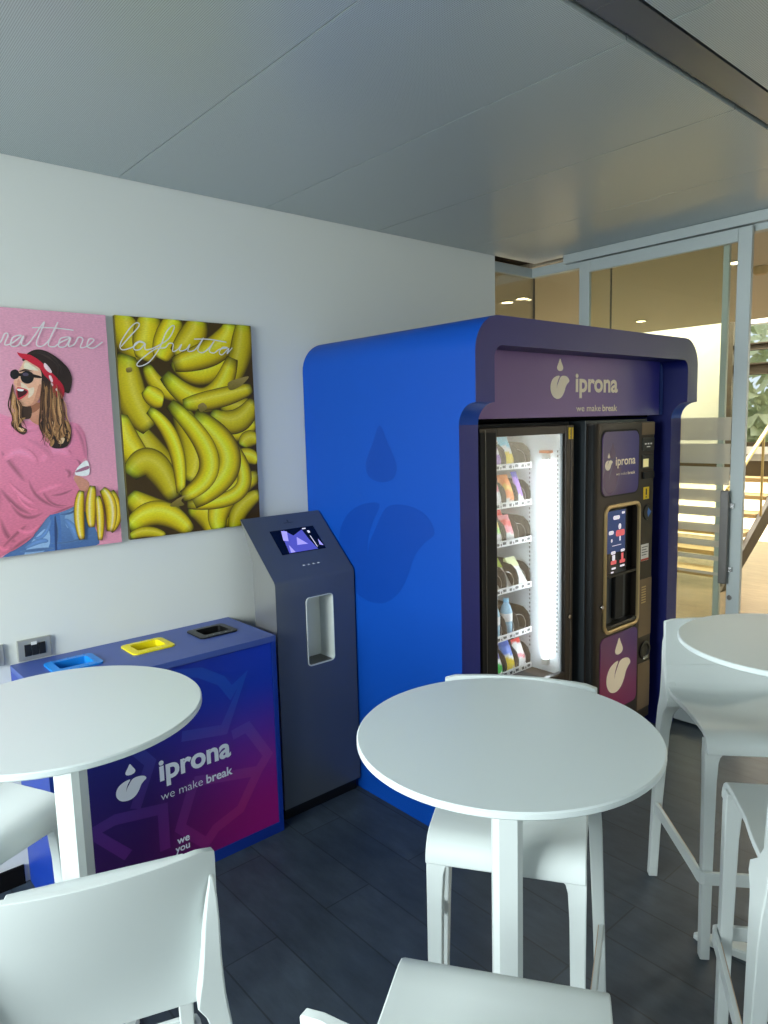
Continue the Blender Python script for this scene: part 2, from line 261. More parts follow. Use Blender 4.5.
class MB:
    """collects geometry for ONE mesh object"""
    def __init__(s): s.v = []; s.f = []; s.mi = []; s.c = []; s.cm = 0; s.cc = None
    def vert(s, p, c=None): s.v.append(tuple(p)); s.c.append(c or s.cc or (1, 1, 1, 1)); return len(s.v) - 1
    def face(s, idx): s.f.append(tuple(idx)); s.mi.append(s.cm)
    def box(s, x0, x1, y0, y1, z0, z1):
        i = [s.vert(p) for p in ((x0,y0,z0),(x1,y0,z0),(x1,y1,z0),(x0,y1,z0),(x0,y0,z1),(x1,y0,z1),(x1,y1,z1),(x0,y1,z1))]
        for f in ((3,2,1,0),(4,5,6,7),(0,1,5,4),(1,2,6,5),(2,3,7,6),(3,0,4,7)): s.face([i[k] for k in f])
        return s
    def prism(s, pts, fn, caps=True):
        """pts: 2D loop, fn(p, k) -> 3D for k = 0, 1"""
        n = len(pts); a = [s.vert(fn(p, 0)) for p in pts]; b = [s.vert(fn(p, 1)) for p in pts]
        for k in range(n): s.face([a[k], a[(k+1) % n], b[(k+1) % n], b[k]])
        if caps:
            for t in tessellate_polygon([[Vector((p[0], p[1], 0)) for p in pts]]):
                s.face([a[q] for q in t]); s.face([b[q] for q in reversed(t)])
        return s
    def rings(s, rs, closed=True, cap=True):
        ids = [[s.vert(p) for p in r] for r in rs]; n = len(rs[0])
        for a, b in zip(ids, ids[1:]):
            for k in range(n if closed else n - 1): s.face([a[k], a[(k+1) % n], b[(k+1) % n], b[k]])
        if cap and closed: s.face(list(reversed(ids[0]))); s.face(ids[-1])
        return s
    def tube(s, pts, r, n=8, cap=True):
        pts = [Vector(p) for p in pts]; rs = []; up0 = None
        for i, p in enumerate(pts):
            d = (pts[min(i+1, len(pts)-1)] - pts[max(i-1, 0)]).normalized()
            if up0 is None:
                up0 = Vector((0, 0, 1)) if abs(d.z) < 0.9 else Vector((1, 0, 0))
            a = d.cross(up0).normalized(); b = a.cross(d).normalized(); up0 = b
            rr = r[i] if isinstance(r, (list, tuple)) else r
            rs.append([p + (a * math.cos(2*PI*k/n) + b * math.sin(2*PI*k/n)) * rr for k in range(n)])
        return s.rings(rs, True, cap)
    def lathe(s, prof, c=(0, 0, 0), n=24, axis='z'):
        rs = []
        for (r, h) in prof:
            ring = []
            for k in range(n):
                a = 2*PI*k/n; x, y = r*math.cos(a), r*math.sin(a)
                p = (x, y, h) if axis == 'z' else ((x, h, y) if axis == 'y' else (h, x, y))
                ring.append((c[0]+p[0], c[1]+p[1], c[2]+p[2]))
            rs.append(ring)
        return s.rings(rs)
    def poly(s, pts3):
        ids = [s.vert(p) for p in pts3]
        v = [Vector(p) for p in pts3]
        for t in tessellate_polygon([v]): s.face([ids[q] for q in t])
        return s
    def tri(s, V, F):
        o = len(s.v)
        for p in V: s.vert(p)
        for f in F: s.face([o + q for q in f])
        return s

ORG = {}
def obj(name, mb, mats, parent=None, world=True, smooth=None, bevel=0.0, seg=2, label=None, recalc=True):
    me = bpy.data.meshes.new(name)
    off = Vector(ORG.get(parent.name, (0, 0, 0))) if (parent and world) else Vector((0, 0, 0))
    me.from_pydata([tuple(Vector(p) - off) for p in mb.v], [], mb.f)
    if not isinstance(mats, (list, tuple)): mats = [mats]
    for m in mats: me.materials.append(m)
    me.polygons.foreach_set('material_index', mb.mi)
    if any(c != (1, 1, 1, 1) for c in mb.c):
        ca = me.color_attributes.new('Col', 'FLOAT_COLOR', 'POINT')
        ca.data.foreach_set('color', [x for c in mb.c for x in c])
    if recalc:
        bm = bmesh.new(); bm.from_mesh(me); bmesh.ops.recalc_face_normals(bm, faces=bm.faces); bm.to_mesh(me); bm.free()
    if smooth is not None:
        me.shade_smooth()
        me.set_sharp_from_angle(angle=math.radians(smooth))
    me.update()
    o = bpy.data.objects.new(name, me); COL.objects.link(o)
    if parent: o.parent = parent; ORG[o.name] = tuple(off) if world else (0, 0, 0)
    if bevel:
        bv = o.modifiers.new('bevel', 'BEVEL'); bv.width = bevel; bv.segments = seg; bv.limit_method = 'ANGLE'; bv.angle_limit = math.radians(40)
        bv.harden_normals = False
    if label: o['label'] = label
    return o
def thing(name, label, cat, loc=(0, 0, 0), rotz=0.0, group=None):
    o = bpy.data.objects.new(name, None); COL.objects.link(o)
    o.empty_display_size = 0.1
    o.location = loc; o.rotation_euler = (0, 0, rotz); ORG[o.name] = tuple(loc)
    o['label'] = label; o['category'] = cat
    if group: o['group'] = group
    return o
def tag(o, label, cat, group=None):
    o['label'] = label; o['category'] = cat
    if group: o['group'] = group
    return o
def struct(name, mb, mats, **k):
    o = obj(name, mb, mats, **k); o['kind'] = 'structure'; return o
def copy_tree(o, parent=None):
    c = o.copy(); COL.objects.link(c)
    if parent: c.parent = parent
    for ch in list(o.children): copy_tree(ch, c)
    return c

def smooth_path(pts, closed=False, n=6):
    P = [Vector(p) for p in pts]; N = len(P); out = []
    rng = range(N) if closed else range(N - 1)
    for i in rng:
        if closed: a, b, c, d = P[(i-1) % N], P[i], P[(i+1) % N], P[(i+2) % N]
        else: a, b, c, d = P[max(i-1, 0)], P[i], P[i+1], P[min(i+2, N-1)]
        for k in range(n):
            t = k / n
            out.append(0.5 * ((2*b) + (c-a)*t + (2*a-5*b+4*c-d)*t*t + (3*b-a-3*c+d)*t**3))
    if not closed: out.append(P[-1])
    return out
def rrect(x0, x1, z0, z1, r, n=5):
    out = []
    for cx, cz, a0 in ((x1-r, z1-r, 0), (x0+r, z1-r, PI/2), (x0+r, z0+r, PI), (x1-r, z0+r, 1.5*PI)):
        for k in range(n+1):
            a = a0 + PI/2*k/n; out.append((cx + r*math.cos(a), cz + r*math.sin(a)))
    return out
def text2d(s, bold=0.0, font_spacing=1.0):
    cu = bpy.data.curves.new('t', 'FONT'); cu.body = s; cu.size = 1.0; cu.offset = bold; cu.resolution_u = 4; cu.space_character = font_spacing
    o = bpy.data.objects.new('t', cu); COL.objects.link(o)
    bpy.context.view_layer.update()
    dg = bpy.context.evaluated_depsgraph_get()
    me = bpy.data.meshes.new_from_object(o.evaluated_get(dg))
    V = [(v.co.x, v.co.y) for v in me.vertices]; F = [tuple(p.vertices) for p in me.polygons]
    bpy.data.objects.remove(o); bpy.data.curves.remove(cu); bpy.data.meshes.remove(me)
    return V, F
def put_text(mb, s, fn, u0, u1, base, bold=0.0, height=None, sp=1.0):
    """letters from u0 to u1 on the baseline; fn(u, v) -> 3D"""
    V, F = text2d(s, bold, sp)
    xs = [p[0] for p in V]; x0, x1 = min(xs), max(xs); k = (u1-u0)/(x1-x0); kv = k if height is None else height
    mb.tri([fn(u0 + (p[0]-x0)*k, base + p[1]*kv) for p in V], F)
def put_logo(mb, fn, u0, v0, h, w=None):
    w = w or h
    for L in (LOGO_DROP, LOGO_LEAF):
        mb.poly([fn(u0 + p.x*w, v0 + p.y*h) for p in smooth_path([(q[0], q[1], 0) for q in L], True, 4)])
def ribbon(mb, pts, w, fn, seg=False):
    if seg:      # straight pieces with mitred corners
        P = [Vector((p[0], p[1])) for p in pts]; n = len(P); L = []
        for i, p in enumerate(P):
            d0 = (P[i] - P[i-1]).normalized() if i else None; d1 = (P[i+1] - P[i]).normalized() if i < n-1 else None
            d0 = d0 or d1; d1 = d1 or d0
            n0 = Vector((-d0.y, d0.x)); n1 = Vector((-d1.y, d1.x)); b_ = (n0 + n1)
            b_ = n1 if b_.length < 0.2 else b_.normalized(); k = min(1.8, 1/max(0.3, b_.dot(n1)))
            L.append((mb.vert(fn(*(p + b_*w/2*k))), mb.vert(fn(*(p - b_*w/2*k)))))
        for a, b in zip(L, L[1:]): mb.face([a[0], a[1], b[1], b[0]])
        return
    P = [Vector((p[0], p[1])) for p in pts]; L = []; n = len(P)
    fn0 = fn; cnt = [0]
    def fn(x, z):
        q = fn0(x, z); return (q[0], q[1] - 0.000004*cnt[0], q[2])
    for i, p in enumerate(P):
        cnt[0] = i
        d = P[min(i+1, n-1)] - P[max(i-1, 0)]
        if d.length < 1e-9: d = Vector((1, 0))
        d.normalize(); q = Vector((-d.y, d.x)) * w/2
        L.append((mb.vert(fn(*(p+q))), mb.vert(fn(*(p-q)))))
    for a, b in zip(L, L[1:]): mb.face([a[0], a[1], b[1], b[0]])

_a = LOGO_ASPECT * 0.5
LOGO_DROP = [(_a, 1.0), (_a+0.062, 0.905), (_a+0.115, 0.82), (_a+0.130, 0.765), (_a+0.095, 0.712), (_a, 0.690), (_a-0.095, 0.712), (_a-0.130, 0.765), (_a-0.115, 0.82), (_a-0.062, 0.905)]

# ------------------------------------------------------------------ camera
H = 1.75
FX = 706.27
SC.camera = cam = bpy.data.objects.new('camera', bpy.data.cameras.new('camera')); COL.objects.link(cam)
R_ = Vector((0.75188024, -0.65877833, -0.0262148)); U_ = Vector((0.1016674, 0.07656611, 0.99186762)); F_ = Vector((0.65141373, 0.74843085, -0.12454483))
cam.matrix_world = Matrix(((R_.x, U_.x, -F_.x, 0), (R_.y, U_.y, -F_.y, 0), (R_.z, U_.z, -F_.z, H), (0, 0, 0, 1)))
cam.data.sensor_fit = 'HORIZONTAL'; cam.data.sensor_width = 36.0; cam.data.lens = FX * 36.0 / 768.0
cam.data.clip_start = 0.02; cam.data.clip_end = 100

# ------------------------------------------------------------------ materials
M = {}
M['wall'] = mat('wall_paint', (222, 224, 219), 0.85, spec=0.2, bump=(180, 0.05))
M['white_plastic'] = mat('white_plastic', (205, 212, 211), 0.42, spec=0.4)
M['table_white'] = mat('white_laminate', (205, 214, 214), 0.33, spec=0.4)
M['beige'] = mat('beige_shade', (190, 165, 140), 0.5)
M['alu'] = mat('painted_aluminium', (166, 174, 174), 0.42, metal=0.15)
M['alu_dark'] = mat('brushed_steel_dark', (110, 108, 105), 0.35, metal=0.8)
M['black'] = mat('black_plastic', (14, 14, 15), 0.38)
M['blackmat'] = mat('black_matte', (8, 8, 9), 0.7)
M['dark_gap'] = mat('dark_gap', (12, 12, 13), 0.9, spec=0.1)
M['machine'] = mat('bronze_black_metal', (46, 38, 32), 0.36, metal=0.35)
M['machine_side'] = mat('grey_machine_side', (62, 68, 72), 0.45, metal=0.2)
M['brown'] = mat('brown_tray', (38, 28, 25), 0.5)
M['interior'] = mat('white_cabinet_interior', (236, 242, 246), 0.5)
M['champagne'] = mat('champagne_metal', (190, 165, 120), 0.32, metal=0.7)
M['bronze_panel'] = mat('bronze_panel', (112, 92, 70), 0.4, metal=0.25)
M['blue'] = mat('blue_film', (0, 66, 160), 0.5, spec=0.22, bump=(900, 0.25))
M['blue_mark'] = mat('blue_film_mark', (0, 57, 146), 0.46, spec=0.22)
M['bin_blue'] = mat('blue_lacquer', (58, 80, 150), 0.4)
M['cream_print'] = mat('cream_lettering', (252, 236, 212), 0.5)
M['silver_print'] = mat('silver_lettering', (222, 227, 238), 0.45)
M['white_print'] = mat('white_lettering', (225, 222, 222), 0.5)
M['steel'] = mat('dark_brushed_steel', (108, 114, 120), 0.36, metal=0.6)
M['steel_side'] = mat('light_brushed_steel', (168, 168, 166), 0.35, metal=0.85)
M['niche'] = mat('niche_white', (205, 210, 205), 0.5)
M['bare_steel'] = mat('bare_steel', (190, 190, 188), 0.25, metal=1.0)
M['glass'] = glass_mat('clear_glass', (252, 253, 251), refl=0.6)
M['glass_soft'] = glass_mat('machine_glass', (252, 253, 253), refl=0.3)
M['glass_panel'] = glass_mat('partition_glass', (246, 248, 242), refl=0.55)
M['print'] = vcol_mat('poster_print')
M['packet'] = vcol_mat('glossy_packet', 0.3)
M['steelwire'] = mat('steel_wire', (190, 190, 190), 0.3, metal=0.9)
M['yellow'] = mat('yellow_plastic', (232, 214, 16), 0.4)
M['cyan'] = mat('blue_plastic', (16, 128, 214), 0.4)
M['yellow_sticker'] = mat('yellow_sticker', (226, 190, 20), 0.5)
M['label_white'] = mat('white_label', (222, 222, 220), 0.5)
M['red_print'] = mat('red_print', (190, 60, 40), 0.5)
M['outlet_frame'] = mat('grey_metal_plate', (172, 172, 166), 0.35, metal=0.5)
M['lobby_wall'] = mat('lobby_wall', (232, 230, 222), 0.85, spec=0.2, noise=(3, (224, 221, 210)))
M['wood_rail'] = mat('dark_steel_beam', (70, 62, 46), 0.5)
M['tread'] = mat('stair_tread', (176, 152, 108), 0.5)
M['brass'] = mat('pale_brass', (214, 190, 130), 0.3, metal=0.8)
M['leaf'] = mat('hedge_leaf', (232, 238, 204), 0.7)

def ceiling_mat(name, c1, c2, metal, rough, pitch):
    m = bpy.data.materials.new(name); m.use_nodes = True; nt = m.node_tree; b = nt.nodes['Principled BSDF']
    tc = nt.nodes.new('ShaderNodeTexCoord'); mp = nt.nodes.new('ShaderNodeMapping')
    mp.inputs['Scale'].default_value = (1/pitch, 1/pitch, 0); nt.links.new(tc.outputs['Object'], mp.inputs['Vector'])
    fr = nt.nodes.new('ShaderNodeVectorMath'); fr.operation = 'FRACTION'; nt.links.new(mp.outputs[0], fr.inputs[0])
    sb = nt.nodes.new('ShaderNodeVectorMath'); sb.operation = 'SUBTRACT'; sb.inputs[1].default_value = (0.5, 0.5, 0); nt.links.new(fr.outputs[0], sb.inputs[0])
    ln = nt.nodes.new('ShaderNodeVectorMath'); ln.operation = 'LENGTH'; nt.links.new(sb.outputs[0], ln.inputs[0])
    rp = nt.nodes.new('ShaderNodeMapRange'); rp.inputs['From Min'].default_value = 0.22; rp.inputs['From Max'].default_value = 0.34
    nt.links.new(ln.outputs['Value'], rp.inputs['Value'])
    mx = nt.nodes.new('ShaderNodeMix'); mx.data_type = 'RGBA'; mx.inputs['A'].default_value = rgb(*c2); mx.inputs['B'].default_value = rgb(*c1)
    nt.links.new(rp.outputs[0], mx.inputs['Factor']); nt.links.new(mx.outputs['Result'], b.inputs['Base Color'])
    b.inputs['Metallic'].default_value = metal; b.inputs['Roughness'].default_value = rough
    return m
M['ceiling'] = ceiling_mat('perforated_ceiling_metal', (184, 194, 194), (120, 128, 129), 0.15, 0.33, 0.0055)
M['ceiling_plain'] = mat('plain_ceiling_metal', (140, 146, 147), 0.27, metal=0.55)
M['lobby_ceiling'] = ceiling_mat('perforated_lobby_ceiling', (190, 182, 162), (142, 134, 116), 0.0, 0.6, 0.012)
M['strip'] = mat('dark_channel_metal', (112, 116, 122), 0.3, metal=0.55)

def plank_mat(name, ca, cb, w, l, rough, joint, along_y=True, ox=0.0):
    m = bpy.data.materials.new(name); m.use_nodes = True; nt = m.node_tree; b = nt.nodes['Principled BSDF']
    tc = nt.nodes.new('ShaderNodeTexCoord'); mp = nt.nodes.new('ShaderNodeMapping')
    mp.inputs['Location'].default_value = (ox, 0, 0)
    nt.links.new(tc.outputs['Object'], mp.inputs['Vector'])
    sw = nt.nodes.new('ShaderNodeSeparateXYZ'); nt.links.new(mp.outputs[0], sw.inputs[0])
    cb_ = nt.nodes.new('ShaderNodeCombineXYZ')
    nt.links.new(sw.outputs['Y' if along_y else 'X'], cb_.inputs['X']); nt.links.new(sw.outputs['X' if along_y else 'Y'], cb_.inputs['Y'])
    br = nt.nodes.new('ShaderNodeTexBrick'); br.offset = 0.37; br.offset_frequency = 2
    br.inputs['Scale'].default_value = 1.0; br.inputs['Brick Width'].default_value = l; br.inputs['Row Height'].default_value = w
    br.inputs['Mortar Size'].default_value = joint; br.inputs['Mortar Smooth'].default_value = 0.1; br.inputs['Bias'].default_value = 0.0
    br.inputs['Color1'].default_value = rgb(*ca); br.inputs['Color2'].default_value = rgb(*cb)
    br.inputs['Mortar'].default_value = rgb(*[max(0, c*0.62) for c in ca])
    nt.links.new(cb_.outputs[0], br.inputs['Vector'])
    n = nt.nodes.new('ShaderNodeTexNoise'); n.inputs['Scale'].default_value = 6; n.inputs['Detail'].default_value = 8; n.inputs['Roughness'].default_value = 0.65
    st = nt.nodes.new('ShaderNodeMapping'); st.inputs['Scale'].default_value = (3, 1, 1) if along_y else (1, 3, 1)
    nt.links.new(tc.outputs['Object'], st.inputs['Vector']); nt.links.new(st.outputs[0], n.inputs['Vector'])
    rp = nt.nodes.new('ShaderNodeMapRange'); rp.inputs['From Min'].default_value = 0.3; rp.inputs['From Max'].default_value = 0.7
    rp.inputs['To Min'].default_value = 0.72; rp.inputs['To Max'].default_value = 1.28; nt.links.new(n.outputs['Fac'], rp.inputs['Value'])
    mx = nt.nodes.new('ShaderNodeMix'); mx.data_type = 'RGBA'; mx.blend_type = 'MULTIPLY'; mx.inputs['Factor'].default_value = 1.0
    nt.links.new(br.outputs['Color'], mx.inputs['A']); nt.links.new(rp.outputs[0], mx.inputs['B']); nt.links.new(mx.outputs['Result'], b.inputs['Base Color'])
    b.inputs['Roughness'].default_value = rough
    bp = nt.nodes.new('ShaderNodeBump'); bp.inputs['Strength'].default_value = 0.25; bp.inputs['Distance'].default_value = 0.002
    nt.links.new(n.outputs['Fac'], bp.inputs['Height']); nt.links.new(bp.outputs['Normal'], b.inputs['Normal'])
    return m
M['floor'] = plank_mat('dark_stone_planks', (56, 66, 76), (48, 58, 68), 0.206, 1.2, 0.48, 0.003, True, -0.134)
M['lobby_floor'] = plank_mat('lobby_wood_floor', (126, 110, 88), (114, 100, 80), 0.15, 1.4, 0.35, 0.002, True)

def gradient_mat(name, stops_x, axis_fn, rough=0.4, add=0.0, spec=0.5):
    """four-corner printed gradient: stops_x = ((bl, br), (tl, tr)); axis_fn = (u_axis, u0, u1, z0, z1) in object space"""
    m = bpy.data.materials.new(name); m.use_nodes = True; nt = m.node_tree; b = nt.nodes['Principled BSDF']
    tc = nt.nodes.new('ShaderNodeTexCoord'); sp = nt.nodes.new('ShaderNodeSeparateXYZ'); nt.links.new(tc.outputs['Object'], sp.inputs[0])
    ax, u0, u1, z0, z1 = axis_fn
    mu = nt.nodes.new('ShaderNodeMapRange'); mu.inputs['From Min'].default_value = u0; mu.inputs['From Max'].default_value = u1; mu.interpolation_type = 'SMOOTHSTEP'; nt.links.new(sp.outputs[ax], mu.inputs['Value'])
    mz = nt.nodes.new('ShaderNodeMapRange'); mz.inputs['From Min'].default_value = z0; mz.inputs['From Max'].default_value = z1; mz.interpolation_type = 'SMOOTHSTEP'; nt.links.new(sp.outputs['Z'], mz.inputs['Value'])
    def mix(a, c, f):
        x = nt.nodes.new('ShaderNodeMix'); x.data_type = 'RGBA'; nt.links.new(f, x.inputs['Factor'])
        for s, q in (('A', a), ('B', c)):
            if isinstance(q, tuple):
                x.inputs[s].default_value = tuple(min(1, k + add) for k in rgb(*q)[:3]) + (1,)
            else: nt.links.new(q, x.inputs[s])
        return x.outputs['Result']
    lo = mix(stops_x[0][0], stops_x[0][1], mu.outputs[0]); hi = mix(stops_x[1][0], stops_x[1][1], mu.outputs[0])
    nt.links.new(mix(lo, hi, mz.outputs[0]), b.inputs['Base Color'])
    b.inputs['Roughness'].default_value = rough; b.inputs['Specular IOR Level'].default_value = spec
    return m
# ------------------------------------------------------------------ the room
WY = 2.895; CZ = 2.743; XL = -1.9; YB = -2.6; GX = 3.87
m = MB().box(XL-0.15, 3.85, YB-0.15, WY+0.15, -0.12, 0.0)
struct('floor', m, M['floor'])
m = MB().box(3.85, 13.0, YB-0.15, 9.0, -0.12, 0.0); m.box(1.0, 3.85, WY+0.15, 9.0, -0.12, 0.0)
struct('floor_lobby', m, M['lobby_floor'])

# ceiling panels 0.675 m wide, a recessed dark channel runs across them
m = MB(); g = 0.0022; x = 1.164 - 0.675*5
seams = []
while x < 3.95:
    x0, x1 = max(x, XL) + g, min(x + 0.675, 3.862) - g
    if x1 > x0:
        for (ya, yb) in ((YB, -1.14), (-1.135, 0.955), (1.078, WY - 0.004)):
            m.box(x0, x1, ya + 0.001, yb - 0.001, CZ, CZ + 0.02)
    x += 0.675
m.cm = 1
m.box(XL-0.15, 3.9, YB-0.15, 0.95, CZ + 0.022, CZ + 0.12); m.box(XL-0.15, 3.9, 1.083, WY+0.15, CZ + 0.022, CZ + 0.12); m.box(XL-0.15, 3.9, 0.95, 1.083, CZ + 0.04, CZ + 0.12)
struct('ceiling', m, [M['ceiling'], M['dark_gap']])
m = MB(); 
for (a, b_) in ((XL, 0.304), (0.306, 1.654), (1.657, 3.006), (3.009, 3.862)): m.box(a, b_, 0.968, 1.065, CZ + 0.006, CZ + 0.03)
struct('trim_1', m, M['strip'])

m = MB().box(XL-0.15, 3.469, WY, WY+0.15, 0.0, CZ + 0.1)
struct('wall_front', m, M['wall'])
def wall_with_hole(name, axis, c0, c1, a0, a1, z0, z1, holes, material):
    """axis 'x': wall between x=c0..c1 spanning y=a0..a1"""
    m = MB()
    def bx(p, q, lo, hi):
        if q - p > 1e-6 and hi - lo > 1e-6:
            if axis == 'x': m.box(c0, c1, p, q, lo, hi)
            else: m.box(p, q, c0, c1, lo, hi)
    cur = a0
    for (h0, h1, hz0, hz1) in holes:
        bx(cur, h0, z0, z1); bx(h0, h1, z0, hz0); bx(h0, h1, hz1, z1); cur = h1
    bx(cur, a1, z0, z1)
    return struct(name, m, material)
wall_with_hole('wall_left', 'x', XL-0.15, XL, YB-0.15, WY, 0, CZ+0.1, [(0.2, 2.80, 0.25, 2.55)], M['wall'])
wall_with_hole('wall_back', 'y', YB-0.15, YB, XL, 3.9, 0, CZ+0.1, [(-1.3, 2.6, 0.25, 2.5)], M['wall'])
def window(name, axis, c, a0, a1, z0, z1, n):
    f = MB(); t = 0.05
    def bx(mb, p, q, lo, hi, d=0.03):
        if axis == 'x': mb.box(c-d, c+d, p, q, lo, hi)
        else: mb.box(p, q, c-d, c+d, lo, hi)
    bx(f, a0, a1, z0, z0+t); bx(f, a0, a1, z1-t, z1); 
    for k in range(n+1):
        p = a0 + (a1-a0-t)*k/n; bx(f, p, p+t, z0+t, z1-t)
    o = struct(name, f, M['alu'])
    gl = MB(); bx(gl, a0+0.02, a1-0.02, z0+0.02, z1-0.02, 0.004)
    obj('glass_pane', gl, M['glass'], o)
window('window_1', 'x', XL-0.08, 0.2, 2.80, 0.25, 2.55, 3)
window('window_2', 'y', YB-0.08, -1.3, 2.6, 0.25, 2.5, 3)
m = MB().box(XL, 0.60, WY-0.012, WY, 0, 0.075)
struct('baseboard_front', m, M['dark_gap'])

# ------------------------------------------------------------------ glass partition and sliding door
m = MB()
m.box(3.84, 3.90, -2.6, 2.925, 2.655, CZ-0.03); m.box(3.469, 3.84, WY, 2.925, 2.655, CZ-0.03)       # header
m.box(3.858, 3.882, 1.658, 1.69, 0.0, 2.655)                                                      # free end post of the fixed glass
m.box(3.84, 3.90, 1.69, 2.925, 0.0, 0.05)
m.box(3.84, 3.90, -2.6, 0.35, 0.0, 0.05); m.box(3.835, 3.905, 0.35, 0.40, 0.0, 2.655)
struct('trim_2', m, M['alu'], bevel=0.002)
m = MB().box(3.80, 3.84, -2.6, 2.635, 2.688, CZ-0.001)
struct('trim_3', m, M['alu'], bevel=0.003)
m = MB().box(3.838, 3.842, -2.6, 2.7, 2.683, 2.688)
fr = MB()
fr.box(3.865, 3.875, 1.69, 2.343, 0.05, 2.66); fr.box(3.865, 3.875, 2.348, 2.90, 0.05, 2.66); fr.box(3.865, 3.875, -2.6, 0.35, 0.05, 2.66)
w3 = struct('window_3', fr, M['glass_panel'])
j = MB().box(3.864, 3.876, 2.343, 2.348, 0.05, 2.655); j.box(3.862, 3.876, 2.900, 2.910, 0.05, 2.655)
obj('glass_joint', j, M['alu_dark'], w3)
m = MB().box(3.469, 3.862, 2.905, 2.913, 0.05, 2.66)
struct('window_4', m, M['glass_panel'])

m = MB(); dx0, dx1 = 3.805, 3.832
m.box(dx0, dx1, 2.453, 2.522, 0.012, 2.68); m.box(dx0, dx1, 1.527, 1.596, 0.012, 2.68); m.box(dx0, dx1, 1.596, 2.453, 2.613, 2.68); m.box(dx0, dx1, 1.596, 2.453, 0.012, 0.10)
door = struct('door_1', m, M['alu'], bevel=0.003)
m = MB().box(3.814, 3.822, 1.59, 2.46, 0.09, 2.62)
obj('door_glass', m, M['glass_panel'], door, label='clear glass pane of the sliding door')
# frosted bands that get thinner towards the floor
fm = bpy.data.materials.new('frosted_film'); fm.use_nodes = True
nt = fm.node_tree; nt.nodes.remove(nt.nodes['Principled BSDF'])
t = nt.nodes.new('ShaderNodeBsdfTransparent'); t.inputs['Color'].default_value = rgb(235, 230, 220)
d = nt.nodes.new('ShaderNodeBsdfTranslucent'); d.inputs['Color'].default_value = rgb(215, 212, 205)
d2 = nt.nodes.new('ShaderNodeBsdfDiffuse'); d2.inputs['Color'].default_value = rgb(205, 205, 200)
ax = nt.nodes.new('ShaderNodeMixShader'); ax.inputs['Fac'].default_value = 0.4
mxs = nt.nodes.new('ShaderNodeMixShader'); mxs.inputs['Fac'].default_value = 0.72
nt.links.new(d.outputs[0], ax.inputs[1]); nt.links.new(d2.outputs[0], ax.inputs[2])
nt.links.new(t.outputs[0], mxs.inputs[1]); nt.links.new(ax.outputs[0], mxs.inputs[2]); nt.links.new(mxs.outputs[0], nt.nodes['Material Output'].inputs['Surface'])
m = MB(); bands = [(1.735, 1.614), (1.596, 1.490), (1.473, 1.377), (1.350, 1.285), (1.255, 1.205), (1.165, 1.12), (1.075, 1.04), (0.99, 0.965), (0.90, 0.885)]
for (za, zb) in bands: m.box(3.8125, 3.8135, 1.60, 2.45, zb, za)
obj('frosted_bands', m, fm, door, label='frosted film bands on the door glass, thinner towards the bottom')
hd = MB(); hd.box(3.765, 3.785, 1.583, 1.625, 0.855, 1.352)
h_ = obj('door_handle', hd, M['alu_dark'], door, bevel=0.003, label='long flat steel pull handle')
for zz in (0.92, 1.26):
    hs = MB().box(3.785, 3.806, 1.563, 1.60, zz, zz+0.025)
    obj('handle_bracket', hs, M['bare_steel'], h_)
lk = MB().lathe([(0.0, 3.803), (0.013, 3.803), (0.013, 3.806)], (0, 1.577, 0.776), 16, 'x')
lk.box(3.8015, 3.804, 1.574, 1.580, 0.762, 0.792)
obj('lock', lk, M['alu_dark'], door)

# ------------------------------------------------------------------ lobby beyond the glass
m = MB().box(3.93, 8.05, -2.7, 9.0, CZ, CZ+0.25); m.box(1.0, 3.93, WY+0.16, 9.0, CZ, CZ+0.25)
struct('ceiling_lobby', m, M['lobby_ceiling'])
m = MB()
for a in ((10.2, 10.4, 4.20, 9.0, 0, 5.0), (10.2, 10.4, -2.7, 4.20, 0, 1.30), (10.2, 10.4, -2.7, 4.20, 2.95, 5.0), (1.0, 10.4, 8.9, 9.05, 0, 5.0), (3.9, 10.4, -2.85, -2.7, 0, 5.0), (8.05, 10.4, -2.85, 9.05, 5.0, 5.1), (0.9, 1.0, WY+0.15, 9.0, 0, CZ), (8.0, 8.05, -2.7, 9.0, CZ+0.25, 5.0)): m.box(*a)
struct('wall_right', m, M['lobby_wall'])
m = MB(); m.box(10.22, 10.30, -2.7, 4.2, 1.30, 1.36)
for yy in (-2.7, -0.4, 1.9, 4.14): m.box(10.22, 10.30, yy, yy+0.06, 1.36, 2.95)
w5 = struct('window_5', m, M['wood_rail'])
m = MB().box(10.255, 10.265, -2.64, 4.14, 1.36, 2.95)
obj('glass_pane', m, M['glass'], w5)
for k, (zz, h, lab) in enumerate(((2.26, 0.15, 'lower dark steel beam across the lobby window right of the sliding door'), (2.58, 0.09, 'upper dark steel beam across the lobby window right of the sliding door'))):
    b_ = MB(); b_.box(9.9, 10.05, -2.68, 4.16, zz, zz+0.015); b_.box(9.965, 9.985, -2.68, 4.16, zz+0.015, zz+h-0.015); b_.box(9.9, 10.05, -2.68, 4.16, zz+h-0.015, zz+h)
    o = obj('steel_beam', b_, M['wood_rail']); tag(o, lab, 'beam', 'steel beams across the lobby window')
# hedge outside the lobby window
hm = MB()
for k in range(6500):
    c = Vector((12.2 + random.uniform(-0.4, 0.4), random.uniform(-2.5, 8.0), random.uniform(0.1, 3.4 + 0.3*math.sin(k))))
    a = Vector((random.uniform(-1, 1), random.uniform(-1, 1), random.uniform(-1, 1))).normalized(); b_ = a.orthogonal().normalized(); s = random.uniform(0.12, 0.24)
    i = [hm.vert(c + a*s), hm.vert(c + b_*s*0.5), hm.vert(c - a*s), hm.vert(c - b_*s*0.5)]; hm.face(i)
hg = obj('hedge', hm, M['leaf']); tag(hg, 'pale green hedge outside the lobby window', 'hedge')

